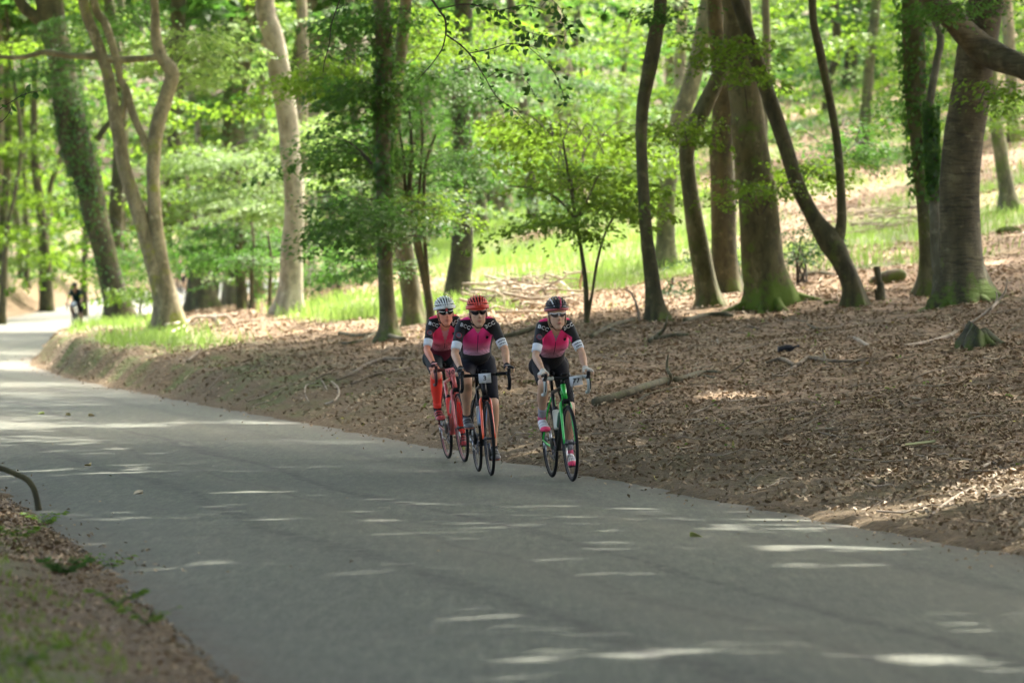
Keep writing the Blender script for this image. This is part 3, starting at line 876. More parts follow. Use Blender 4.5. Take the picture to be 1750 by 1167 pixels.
tree('multi-stemmed dark sapling with upright branches behind the cyclist in the white helmet', [
    [(738, 560, 16), (734, 520, 14), (722, 460, 12), (708, 400, 10), (700, 330, 9), (704, 260, 7), (700, 190, 5)],
    [(734, 520, 10), (728, 440, 8), (724, 360, 7), (728, 280, 6), (745, 230, 4)],
    [(730, 500, 8), (718, 420, 7), (716, 340, 6), (722, 240, 5), (718, 170, 3)],
    [(708, 400, 7), (694, 340, 6), (690, 270, 5), (682, 220, 3)]],
    name='sapling', cat='sapling', bark='dark', flare=.2, seed=18, high=False,
    leaves=[(700, 250, 60, 70, 0, 14, .065, 'mid'), (745, 340, 50, 30, -1, 6, .065, 'fresh'), (680, 370, 60, 50, -1, 8, .065, 'mid')])
tree('thin forked sapling with bright layered leaves behind the cyclist in the black helmet', [
    [(1003, 552, 11), (1002, 510, 9), (999, 470, 8), (992, 420, 7), (984, 375, 7), (977, 330, 6), (970, 290, 5), (962, 240, 4)],
    [(984, 376, 5), (965, 352, 4), (940, 332, 4), (905, 322, 3), (870, 318, 2)],
    [(985, 372, 5), (1002, 345, 4), (1022, 300, 3)],
    [(1004, 545, 7), (1012, 500, 5), (1020, 450, 5), (1032, 405, 4), (1048, 372, 4), (1060, 360, 3)]],
    name='sapling', cat='sapling', bark='dark', flare=.1, seed=19, high=False,
    leaves=[(945, 378, 62, 10, -1, 7, .08, 'fresh'), (1045, 345, 70, 18, 0, 8, .08, 'fresh'), (990, 300, 85, 30, 1, 10, .08, 'fresh'), (920, 240, 70, 40, 3, 10, .08, 'fresh'), (1050, 240, 60, 40, 4, 10, .08, 'fresh')])
tree('tall pale barked trunk with a knot, half hidden in leaves above the black-helmeted cyclist', [
    [(985, 420, 70), (982, 380, 56), (978, 300, 50), (972, 220, 46), (962, 140, 44), (948, 60, 40), (938, 0, 36)]],
    d=132, bark='tan', flare=.3, seed=20, leaves=[(960, 120, 90, 80, -14, 18, .08, 'mid'), (1010, 160, 80, 60, -10, 16, .085, 'fresh'), (960, 330, 60, 30, -12, 6, .08, 'mid')])
tree('dim pinkish trunk in the middle distance between the red and black helmets', [
    [(868, 440, 44), (862, 390, 34), (858, 300, 32), (850, 230, 30), (842, 150, 28), (838, 60, 26), (842, 0, 24)]],
    d=150, bark='tan', flare=.3, seed=21, leaves=[(850, 100, 80, 60, -20, 14, .09, 'mid')])
tree('shadowed trunk in the middle distance right of the multi-stemmed sapling', [
    [(745, 410, 44), (738, 370, 30), (732, 300, 26), (728, 200, 26), (726, 100, 24), (722, 0, 22)]], d=145, bark='tan', flare=.4, seed=22)
# ---- left
tree('tall pale beech with sunlit bark, a knot on its left side, beside the bright bush', [
    [(494, 532, 56), (497, 500, 42), (498, 440, 38), (503, 380, 36), (502, 320, 36), (495, 250, 35), (490, 190, 35), (480, 130, 36), (466, 60, 34), (452, 0, 34)],
    [(462, 78, 16), (452, 74, 13), (446, 72, 11)]],
    bark='pale', flare=.3, seed=23, leaves=[(560, 440, 70, 50, 3, 16, .075, 'mid'), (540, 230, 40, 40, 3, 6, .08, 'pale')])
tree('dark upright trunk rising behind the bright bush', [
    [(398, 480, 40), (400, 400, 34), (404, 300, 33), (402, 230, 31), (404, 170, 32), (414, 100, 33), (428, 40, 31), (436, 0, 30)]], d=150, bark='tan', flare=.2, seed=24,
    leaves=[(400, 60, 90, 60, -6, 20, .09, 'mid')])
tree('forked tan beech leaning left with a long bare horizontal branch, left of the bright bush', [
    [(291, 556, 56), (286, 520, 44), (277, 470, 33), (268, 410, 27), (263, 340, 24), (262, 280, 24), (270, 215, 26), (286, 160, 25), (294, 125, 24), (276, 98, 20), (266, 60, 18), (264, 0, 13)],
    [(284, 530, 36), (268, 470, 30), (250, 405, 27), (232, 350, 25), (214, 290, 24), (202, 225, 25), (192, 170, 22), (182, 120, 20), (162, 60, 18), (142, 0, 17)],
    [(276, 98, 12), (240, 101, 12), (200, 103, 14), (160, 97, 13), (120, 96, 10), (78, 90, 10), (40, 98, 8), (0, 98, 7), (-40, 92, 6)],
    [(258, 262, 14), (240, 225, 13), (226, 190, 13), (216, 155, 13), (202, 134, 12)],
    [(196, 220, 14), (212, 180, 12), (214, 150, 11)],
    [(206, 140, 11), (196, 90, 15), (180, 40, 15), (160, 0, 15)]],
    bark='tan', flare=.35, seed=25, crown_r=7.0, crown_n=5200, leaves=[(330, 80, 80, 60, 2, 24, .085, 'pale'), (215, 35, 70, 30, 3, 10, .08, 'mid')])
tree('broad dark leaning trunk covered with small leaves beside the far bend', [
    [(208, 550, 62), (200, 520, 50), (184, 450, 42), (166, 380, 42), (150, 310, 46), (128, 240, 54), (116, 180, 52), (104, 110, 46), (92, 50, 46), (84, 0, 46)],
    [(96, 60, 26), (62, 30, 22), (34, 0, 20)], [(166, 240, 12), (184, 214, 10), (205, 192, 8)]],
    d=121, bark='dark', flare=.3, seed=26, crown_r=7.5, crown_n=5600, ivy=[[(196, 520, 50), (166, 400, 44), (140, 280, 50), (116, 180, 54)], [(150, 330, 46), (128, 230, 56), (108, 130, 50)]],
    leaves=[(110, 130, 110, 50, -4, 22, .08, 'mid'), (110, 50, 110, 30, -4, 12, .08, 'mid'), (200, 460, 50, 50, 4, 12, .08, 'mid'), (240, 420, 24, 60, 6, 8, .08, 'mid')])
tree('stout dark trunk standing in shadow behind the forked tan beech', [
    [(350, 506, 60), (340, 460, 44), (326, 390, 32), (314, 330, 28), (302, 270, 26), (296, 200, 26), (300, 120, 26), (306, 0, 24)]],
    d=140, bark='dark', flare=.5, seed=27, leaves=[(360, 450, 50, 26, -4, 8, .08, 'dark'), (360, 150, 60, 60, 3, 12, .09, 'mid')])
tree('thin slanting grey stem between the forked beech and the bright bush', [
    [(350, 300, 13), (338, 230, 11), (326, 160, 10), (318, 110, 9), (305, 60, 7), (296, 20, 6)]], d=150, bark='pale', flare=.1, seed=28, high=False)
tree('pale twin trunk in the background, right of the tall pale beech', [
    [(522, 470, 34), (524, 380, 30), (528, 300, 28), (528, 220, 28), (542, 150, 34), (553, 100, 36), (560, 40, 34), (566, 0, 32)],
    [(536, 170, 16), (530, 110, 16), (540, 50, 15), (536, 0, 14)]], d=150, bark='pale', flare=.2, seed=29)
tree('greenish trunk slanting right high behind the pale twin trunk', [
    [(562, 440, 26), (566, 300, 24), (578, 200, 24), (590, 120, 24), (612, 60, 24), (634, 0, 24)]], d=160, bark='green', flare=.2, seed=30)
tree('dark trunk close behind the pale twin trunk', [
    [(512, 460, 30), (508, 300, 26), (510, 150, 28), (518, 60, 28), (514, 0, 28)]], d=165, bark='dark', flare=.2, seed=31)
tree('thin dark trunk left of the dark upright one, half lost in leaves', [
    [(352, 400, 14), (350, 300, 12), (346, 200, 11), (350, 120, 11), (348, 0, 10)]], d=160, bark='dark', flare=.2, seed=32)
for q, (rows, lab) in enumerate([
    ([(46, 500, 13), (45, 420, 10), (44, 340, 9), (40, 250, 9), (38, 100, 8), (36, 0, 8)], 'thin trunk at the far left, outermost of the cluster past the bend'),
    ([(80, 500, 26), (76, 430, 20), (70, 360, 16), (62, 300, 15), (58, 240, 13), (60, 100, 12), (62, 0, 12)], 'thickest trunk of the far-left cluster past the bend'),
    ([(76, 400, 12), (84, 340, 10), (98, 285, 10), (108, 240, 8), (112, 150, 7), (110, 0, 7)], 'slanting stem leaning right in the far-left cluster'),
    ([(143, 520, 16), (144, 470, 12), (146, 400, 11), (140, 300, 10), (138, 150, 9), (140, 0, 9)], 'slim dark stem just left of the broad leaning trunk'),
    ([(2, 470, 16), (12, 400, 8), (28, 320, 7), (36, 240, 7), (20, 100, 6), (10, 0, 6)], 'thin stem leaning across the left edge of the picture')]):
    tree(lab, [rows], d=[208, 200, 205, 190, 175][q], bark='dark', flare=.3, seed=40 + q)
tree('slim leafy sapling with two stems in shade in front of the bright bush foot', [
    [(428, 545, 10), (430, 510, 8), (430, 460, 7), (434, 420, 5), (430, 380, 4)], [(462, 535, 9), (461, 500, 7), (463, 450, 6), (458, 400, 4)]],
    d=112, name='sapling', cat='sapling', bark='dark', flare=.1, seed=46, high=False,
    leaves=[(450, 440, 50, 40, 0, 12, .07, 'mid')])
# the bright bush: a young beech, sunlight put into its paler upper leaves
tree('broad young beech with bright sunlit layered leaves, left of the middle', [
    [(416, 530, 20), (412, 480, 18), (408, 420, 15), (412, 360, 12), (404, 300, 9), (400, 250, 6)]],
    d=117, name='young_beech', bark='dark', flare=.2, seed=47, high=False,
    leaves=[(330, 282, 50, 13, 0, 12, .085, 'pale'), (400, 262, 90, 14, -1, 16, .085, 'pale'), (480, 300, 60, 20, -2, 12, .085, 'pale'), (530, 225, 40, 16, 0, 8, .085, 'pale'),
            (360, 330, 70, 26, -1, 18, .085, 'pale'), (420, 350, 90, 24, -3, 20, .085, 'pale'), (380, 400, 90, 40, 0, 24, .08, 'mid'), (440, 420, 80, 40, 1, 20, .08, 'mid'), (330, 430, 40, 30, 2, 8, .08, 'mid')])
# a leafy spray by the leaning trunk at the bend
tree('small bright low spray of leaves at the foot of the broad leaning trunk', [
    [(238, 545, 5), (240, 520, 4), (244, 505, 3), (236, 492, 2)]],
    d=114, name='sapling', cat='sapling', bark='dark', flare=.0, seed=48, high=False, leaves=[(222, 500, 26, 12, 0, 7, .07, 'fresh')])
# holly-like evergreen bushes
def bush(label, px, py, rx, ry, d, n, kind, seed, name='bush', ls=.06):
    r = np.random.default_rng(2000 + seed)
    c = P(px, py, d); base = np.array([c[0], d, float(land(c[0], d))])
    root = empty(name, base.tolist()); tag(root, label, 'bush')
    g = Geo()
    for q in range(7):
        e = c + r.normal(0, 1, 3) * [rx * d / FPX * .5, .4, ry * d / FPX * .4]
        m = (base + e) / 2 + r.normal(0, .1, 3)
        V, F = tube(spline(np.array([base + r.normal(0, .06, 3) * [1, 1, 0] - [0, 0, .05], m, e]), 5), np.linspace(.022, .006, 11), 5)
        g.add(V - base, F)
    g.build('stem', TWIG, root)
    g = Geo()
    pts = blob_points(r, n, c, [rx * d / FPX, rx * d / FPX, ry * d / FPX])
    sprays(g, np.repeat(base[None] + [0, 0, .3], n, 0), pts - base + base, 110, ls, r, length=(.5, 1.0), flat=.8, twig=False)
    o = g.build('foliage', [LEAF[kind], TWIG], root); o.data.transform(Matrix.Translation(Vector((-base).tolist())))
    o['kind'] = 'stuff'
    return root
bush('dark glossy holly bush behind the foot of the forked beech', 1372, 410, 52, 62, 84, 26, 'holly', 1)
bush('dark holly bush behind the dark trunk and the curved trunk', 1220, 450, 60, 42, 84, 18, 'holly', 2)
bush('low ragged bush at the foot of the mossy slanting trunk', 1150, 500, 44, 24, 86, 12, 'holly', 3)
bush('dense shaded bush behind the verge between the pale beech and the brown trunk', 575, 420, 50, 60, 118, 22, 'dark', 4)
bush('dim evergreen bush in the middle distance right of the forked sapling', 1075, 400, 46, 22, 150, 8, 'mid', 5)
bush('ragged young growth beyond the grass, above the brush heap', 905, 405, 34, 14, 140, 5, 'fresh', 6)
bush('tall airy shrub on the slope right of the forked beech', 1500, 330, 70, 60, 118, 14, 'mid', 7)
bush('dark leafy shrub on the slope at the far right edge', 1690, 300, 40, 50, 130, 10, 'mid', 8)

# ---- background wood: smaller trees filling the far slope
rb = np.random.default_rng(77)
low_px = lambda px: np.interp(px, [0, 100, 250, 520, 760, 1000, 1120, 1300, 1500, 1750], [500, 505, 490, 470, 430, 385, 370, 330, 255, 230])
adj = ['pale green', 'bright', 'dense', 'loose', 'feathery', 'ragged', 'layered', 'soft green', 'yellow-green', 'blue-green', 'thin', 'broad', 'drooping', 'slender', 'airy', 'bushy', 'hazy', 'sunlit']
k = 0
spots = []
for row, (d0, d1, m) in enumerate([(122, 142, 12), (148, 172, 14), (178, 205, 12), (212, 245, 12)]):
    for q in range(m):
        spots.append(((q + .5 + rb.uniform(-.35, .35)) / m * 1900 - 75, rb.uniform(d0, d1), row))
for (px, d, row) in spots:
    x = d * (px - 875) / FPX
    if edge_l(d) - 1.0 < x < edge_r(d) + .8:
        x = edge_r(d) + 1.5 if row < 2 else edge_l(d) - 1.8
        px = 875 + FPX * x / d
    if (88 < px < 172 or 282 < px < 330) and d < 245: continue
    kind = 'fresh' if (px < 300 or rb.random() < .45) else ('mid' if rb.random() < .7 else 'pale')
    if 560 < px < 900: kind = 'mid' if rb.random() < .7 else 'dark'
    base = np.array([x, d, float(land(x, d))])
    yl = float(low_px(px)) - rb.uniform(0, 60)
    zlow = CAMZ + d * (481 - yl) / FPX
    ztop = CAMZ + d * 560 / FPX
    where = ['at the left', 'left of centre', 'near the centre', 'right of centre', 'at the right'][int(np.clip(px / 350, 0, 4))]
    root = empty('background_beech', base.tolist())
    tag(root, '%s leafy tree %s in the %s row of the far wood' % (adj[k % len(adj)], where, ['nearest', 'second', 'third', 'farthest'][row]), 'tree', 'leafy trees of the far wood')
    r = np.random.default_rng(3000 + k); k += 1
    lean = r.normal(0, .5)
    Pp = np.array([[x, d, base[2] - .1], [x + lean * .3, d, base[2] + 2.5], [x + lean * .8, d, base[2] + 6], [x + lean + r.normal(0, .3), d, ztop + 1], [x + lean * 1.3, d, ztop + 5]])
    rr = r.uniform(.08, .22)
    V, F = limb_tube(Pp, np.array([rr * 1.3, rr, rr * .85, rr * .6, rr * .2]), base[2], .3, seed=k, sides=9)
    mk('trunk', V - base, F, BARK[['beech', 'green', 'dark', 'tan'][k % 4]], root, True, {'v': np.clip(V[:, 2] - base[2], 0, 30)})
    g = Geo()
    ns = int(25 + row * 6)
    pts = np.stack([x + lean * .6 + r.normal(0, 1.7, ns), d + r.normal(0, 1.6, ns), r.uniform(zlow, ztop, ns)], 1)
    st = np.stack([np.full(ns, x + lean * .5), np.full(ns, d), pts[:, 2] + .3], 1)
    ls = .10 + .0007 * (d - 120) 
    sprays(g, st, pts, 86, ls * 1.42, r, length=(1.6, 3.2), droop=.18, flat=.6)
    o = g.build('crown', [LEAF[kind], TWIG], root); o.data.transform(Matrix.Translation(Vector((-base).tolist())))

# low green scrub on the far slopes, past counting
r = np.random.default_rng(79)
n = 55000
y = r.uniform(135, 255, n); x = r.uniform(-1, 1, n) * (y * .105 + 2)
s_ = x - edge_r(y); sl_ = edge_l(y) - x
fs = Fbm(61, 6, 3)
q = fs(x, y * .6)
hm = np.clip(.25 + .5 * q, 0.03, 1.1) * np.where(sl_ > 0, 1.2, 1.0)
keep = ((s_ > 4) & (y > 148 - 1.5 * np.clip(x, 0, 8)) | (sl_ > 1.2)) & (q > -.35)
z = land(x, y) + r.random(n) ** .7 * hm
C = np.stack([x, y, z], 1)[keep]; n = len(C)
V, F = leaf_cards(C, rand_unit(n, r), rand_unit(n, r) * .7 + [0, 0, 1], r.uniform(.10, .2, n), aspect=.65, fold=.1)
o = mk('undergrowth', V, [F], LEAF['mid'], attrs={'v': np.repeat(r.random(n), 4)})
tag(o, 'low green brambles and scrub over the far slopes', 'undergrowth', kind='stuff')

# far wood that reads as one mass behind everything
r = np.random.default_rng(78)
n = 75000
y = r.uniform(255, 300, n)
x = r.uniform(-60, 62, n)
hz = r.random(n) ** .85 * 32
fc = Fbm(60, 7, 4)
z = land(x, y) + hz
keep = (fc(x + .3 * y, z * 1.6) > -.75) & ~((x > edge_l(y) - 1) & (x < edge_r(y) + 1) & (hz < 4))
C = np.stack([x, y, z], 1)[keep]; n = len(C)
V, F = leaf_cards(C, rand_unit(n, r), rand_unit(n, r) * .7 + [0, 0, 1], r.uniform(.35, .7, n), aspect=.7, fold=.1)
o = mk('distant_woods', V, [F], LEAF['mid'], attrs={'v': np.repeat(np.clip(.5 + .4 * fc(C[:, 0] * .7, C[:, 2]) + r.normal(0, .15, n), 0, 1), 4)})
tag(o, 'mass of bright green leaves of the distant wood', 'woods', kind='stuff')

# ---- unseen trees added outside the frame so their crowns shade road and slope
protos = []
for q in range(5):
    r = np.random.default_rng(500 + q)
    protos.append(r)
k = 0
for y0 in np.arange(-22, 215, 8.0):
    for sgn in (-1, 1):
        for col in range(2):
            r = np.random.default_rng(4000 + k); k += 1
            y = y0 + r.uniform(-2.5, 2.5)
            if y < 0: xo = (2.5 + col * 9 + r.uniform(0, 2)) if sgn > 0 else (-4 - col * 9)
            else: xo = (abs(y) * .1013 + 2.2 + col * 7.5 + r.uniform(0, 2))
            x = xo * sgn
            if sgn < 0: x = min(x, float(edge_l(y)) - 1.6 - col * 7)
            else: x = max(x, float(edge_r(y)) + 1.6 + col * 7)
            if y < 12 and abs(x) < 3: continue
            if (y > 95 or sgn < 0) and col == 1 : continue
            base = np.array([x, y, float(land(x, y))])
            root = empty('unseen_shade_beech', base.tolist())
            tag(root, 'unseen tall beech added outside the picture so its high crown shades the road', 'tree', 'beeches outside the picture')
            H = r.uniform(11, 14)
            Pp = np.array([[0, 0, -.2], [r.normal(0, .2), r.normal(0, .2), H * .4], [r.normal(0, .5), r.normal(0, .5), H * .8], [r.normal(0, .8), r.normal(0, .8), H * 1.15]])
            V, F = limb_tube(Pp, np.array([.32, .24, .16, .05]), 0, .4, seed=k, sides=9, per=4)
            mk('trunk', V, F, BARK[['beech', 'dark', 'green'][k % 3]], root, True, {'v': np.clip(V[:, 2], 0, 30)})
            g = Geo()
            near = y < 78
            c = Pp[-1] + base + [-np.sign(x) * ((2.6 if near else 1.3) if col == 0 else 0), 0, -1]
            pts = blob_points(r, 165 if near and col == 0 else 90, c, [7.6 if near else 6.2, 5.6, 3.8])
            sprays(g, pts, pts, 26 if near else 12, .56 if near else .63, r, length=(1.5, 2.6), flat=.6, twig=False, keepfun=gap_keep)
            if g.V:
                o = g.build('crown', [LEAF['mid'], TWIG], root); o.data.transform(Matrix.Translation(Vector((-base).tolist())))

# ---- the branch hanging over the road in front of everything, on a beech left of the picture
r = np.random.default_rng(91)
dB = 50.0
base = np.array([-7.6, dB + .5, float(land(-7.6, dB + .5))])
root = empty('overhanging_beech', base.tolist())
tag(root, 'beech hanging dark twigs with small toothed leaves over the road at top centre', 'tree')
V, F = limb_tube(np.array([base + [0, 0, -.2], base + [.2, 0, 3], base + [.1, 0, 7], base + [.3, 0, 12]]), np.array([.3, .24, .2, .1]), base[2], .4, seed=5)
mk('trunk', V - base, F, BARK['beech'], root, True, {'v': np.clip(V[:, 2] - base[2], 0, 30)})
limb = [base + [.1, 0, 5.6], base + [2.6, -.2, 6.4], P(640, -170, dB), P(700, -60, dB), P(740, 0, dB)]
V, F = tube(spline(np.array(limb), 8), np.linspace(.10, .014, 33), 7)
mk('limb', V - base, F, TWIG, root, True)
tw = Geo(); lv = Geo()
DK = leaf_mat('leaf_dark_overhanging', (.02, .05, .012), (.05, .11, .02), (.10, .26, .03), .4)  # darker green leaves of the overhanging branch
def big_leaf(C, U, Nn, s, tone):
    U = U / np.linalg.norm(U); Nn = Nn - U * (Nn @ U); Nn /= np.linalg.norm(Nn); R = np.cross(U, Nn)
    prof = [(-.5, 0), (-.3, .22), (-.05, .34), (.2, .27), (.38, .12), (.5, 0)]
    L = [C + U * s * a + R * s * b + Nn * s * b * .25 for a, b in prof]
    Rr = [C + U * s * a - R * s * b + Nn * s * b * .25 for a, b in prof[1:-1]]
    V = np.array(L + Rr)
    M = [0, 5]
    F = [np.array([[0, 1, 6], [4, 5, 9]]), np.array([[1, 2, 7, 6], [2, 3, 8, 7], [3, 4, 9, 8]])]
    lv.add(V, F, 0, tone)
def twig_path(rows, w0, w1, leafn, dd=0.0):
    Pp = np.array([P(a, b, dB + dd + (c if True else 0)) for a, b, c in rows])
    Q = spline(Pp, 8)
    V, F = tube(Q, np.linspace(w0, w1, len(Q)), 5)
    tw.add(V, F)
    for q in range(leafn):
        t = r.uniform(.15, 1) ** .8
        p = Q[int(t * (len(Q) - 1))]
        off = rand_unit(1, r)[0] * [1, 1, .7]
        L = r.uniform(.03, .13)
        e = p + off * L + [0, 0, -.02]
        V, F = tube(np.array([p, (p + e) / 2 + [0, 0, .006], e]), np.array([.0025, .002, .0015]), 3)
        tw.add(V, F)
        s = r.uniform(.05, .085)
        big_leaf(e + off * s * .4, off + rand_unit(1, r)[0] * .5 + [0, 0, -.3], rand_unit(1, r)[0] * .8 + [0, -.6, .5], s, r.random())
twig_path([(738, 0, 0), (750, 18, 0), (761, 35, 0), (762, 60, .1)], .012, .010, 6)
twig_path([(762, 60, .1), (755, 85, .2), (738, 110, .3), (722, 128, .3), (714, 138, .3)], .008, .004, 2)
twig_path([(762, 60, .1), (790, 80, .1), (808, 100, 0), (830, 135, 0), (848, 165, 0), (880, 190, 0), (905, 215, .2)], .009, .003, 34)
twig_path([(800, 92, 0), (840, 84, -.1), (870, 75, -.2), (900, 78, -.2), (925, 88, -.2)], .006, .002, 24)
twig_path([(750, 16, 0), (800, 8, .2), (850, 18, .3), (900, 10, .4), (950, 30, .4), (975, 60, .4)], .007, .002, 54)
twig_path([(850, 18, .3), (880, 45, .2), (920, 60, .2), (965, 64, .1)], .005, .002, 44)
twig_path([(900, 78, -.2), (935, 110, 0), (955, 140, 0), (968, 185, 0)], .004, .002, 22)
twig_path([(830, 135, 0), (860, 120, .2), (900, 140, .2), (915, 170, .2)], .004, .002, 20)
twig_path([(925, 12, .4), (940, 0, .4), (960, 20, .3), (978, 68, .3)], .004, .002, 26)
o = tw.build('twig', TWIG, root, True); o.data.transform(Matrix.Translation(Vector((-base).tolist())))
o = lv.build('foliage', DK, root); o.data.transform(Matrix.Translation(Vector((-base).tolist()))); o['kind'] = 'stuff'
tw = Geo(); lv = Geo()
twig_path([(590, -40, 0), (584, -10, 0), (574, 20, 0), (566, 45, 0), (563, 75, 0), (555, 105, 0), (552, 124, 0)], .008, .004, 1)
twig_path([(574, 18, 0), (584, 12, 0), (596, 6, 0)], .004, .002, 9)
o = tw.build('twig', TWIG, root, True); o.data.transform(Matrix.Translation(Vector((-base).tolist())))
o = lv.build('foliage', DK, root); o.data.transform(Matrix.Translation(Vector((-base).tolist()))); o['kind'] = 'stuff'
tw = Geo(); lv = Geo()
dB = 44.0
twig_path([(-60, 120, 0), (-20, 190, 0), (10, 180, 0), (35, 165, 0), (55, 158, 0), (75, 155, 0)], .006, .002, 12)
twig_path([(-40, 230, 0), (0, 210, 0), (14, 196, 0), (22, 178, 0)], .006, .003, 2)
o = tw.build('twig', TWIG, root, True); o.data.transform(Matrix.Translation(Vector((-base).tolist())))
o = lv.build('foliage', DK, root); o.data.transform(Matrix.Translation(Vector((-base).tolist()))); o['kind'] = 'stuff'
# ------------------------------------------------------------------ bicycles and riders
# local frame of a bicycle: +Y forward, +X to the rider's right, Z up, origin on the road midway between the wheels
M_BLACK = plain('black_rubber', (.009, .009, .009), .8)
M_BLK = plain('black_plastic', (.009, .009, .010), .5)
M_TAPE = plain('black_bar_tape', (.010, .010, .011), .75)
M_METAL = plain('brushed_alloy', (.45, .45, .46), .32, 1.0)
M_DMETAL = plain('dark_steel', (.10, .10, .105), .35, 1.0)
M_CARD = plain('white_card', (.78, .78, .80), .6)
M_INK = plain('printing_ink', (.02, .02, .03), .6)
M_WHITE = plain('white_fabric', (.72, .74, .76), .8)
M_LETTER = plain('white_print', (.75, .75, .75), .7)

def lp(x, f, z): return np.array([x, f - .49, z])

def ring(c, R, r_rad, r_ax, n=48, m=8):
    """torus around the X axis, elliptic section"""
    a = np.linspace(0, 2 * np.pi, n, endpoint=False)
    b = np.linspace(0, 2 * np.pi, m, endpoint=False)
    rr = R + r_rad * np.cos(b)[None, :]
    V = np.stack([np.broadcast_to(r_ax * np.sin(b)[None, :], (n, m)), rr * np.cos(a)[:, None], rr * np.sin(a)[:, None]], -1).reshape(-1, 3) + c
    i = np.arange(n)[:, None]; j = np.arange(m)[None, :]
    F = np.stack([i * m + j, i * m + (j + 1) % m, ((i + 1) % n) * m + (j + 1) % m, ((i + 1) % n) * m + j], -1).reshape(-1, 4)
    return V, [F]

def seg(a, b, r, sides=8, r2=None):
    return tube(np.array([a, b]), np.array([r, r if r2 is None else r2]), sides)

def prt(name, geos, mat, parent, smooth=True):
    g = Geo()
    for V, F in geos: g.add(V, F)
    return g.build(name, mat, parent, smooth)

def text_mesh(s, size, mat, parent, loc, rot, name='lettering', extrude=.001, spacing=1.0, bold=0.0):
    cu = bpy.data.curves.new('lettering', 'FONT')
    cu.body = s; cu.size = size; cu.extrude = extrude; cu.offset = bold
    cu.align_x = 'CENTER'; cu.align_y = 'CENTER'; cu.space_character = spacing
    cu.resolution_u = 3
    tmp = bpy.data.objects.new('tmp_text', cu); COL.objects.link(tmp)
    dg = bpy.context.evaluated_depsgraph_get()
    me = bpy.data.meshes.new_from_object(tmp.evaluated_get(dg))
    bpy.data.objects.remove(tmp); bpy.data.curves.remove(cu)
    me.materials.clear(); me.materials.append(mat)
    o = bpy.data.objects.new(name, me); COL.objects.link(o)
    M = Matrix.Translation(Vector(loc)) @ Euler(rot).to_matrix().to_4x4()
    me.transform(M)
    o.parent = parent
    return o

def wrap_to(o, target, off=.0025):
    """press thin lettering onto a curved garment"""
    from mathutils.bvhtree import BVHTree
    me = target.data
    bvh = BVHTree.FromPolygons([v.co.copy() for v in me.vertices], [p.vertices[:] for p in me.polygons])
    for v in o.data.vertices:
        h = bvh.ray_cast(Vector((v.co.x, 1.2, v.co.z)), Vector((0, -1, 0)))
        if h[0] is None or h[0].y < v.co.y - .16: h = bvh.find_nearest(v.co)
        if h[0] is not None:
            nrm = h[1]
            v.co = h[0] + nrm * off
    return o

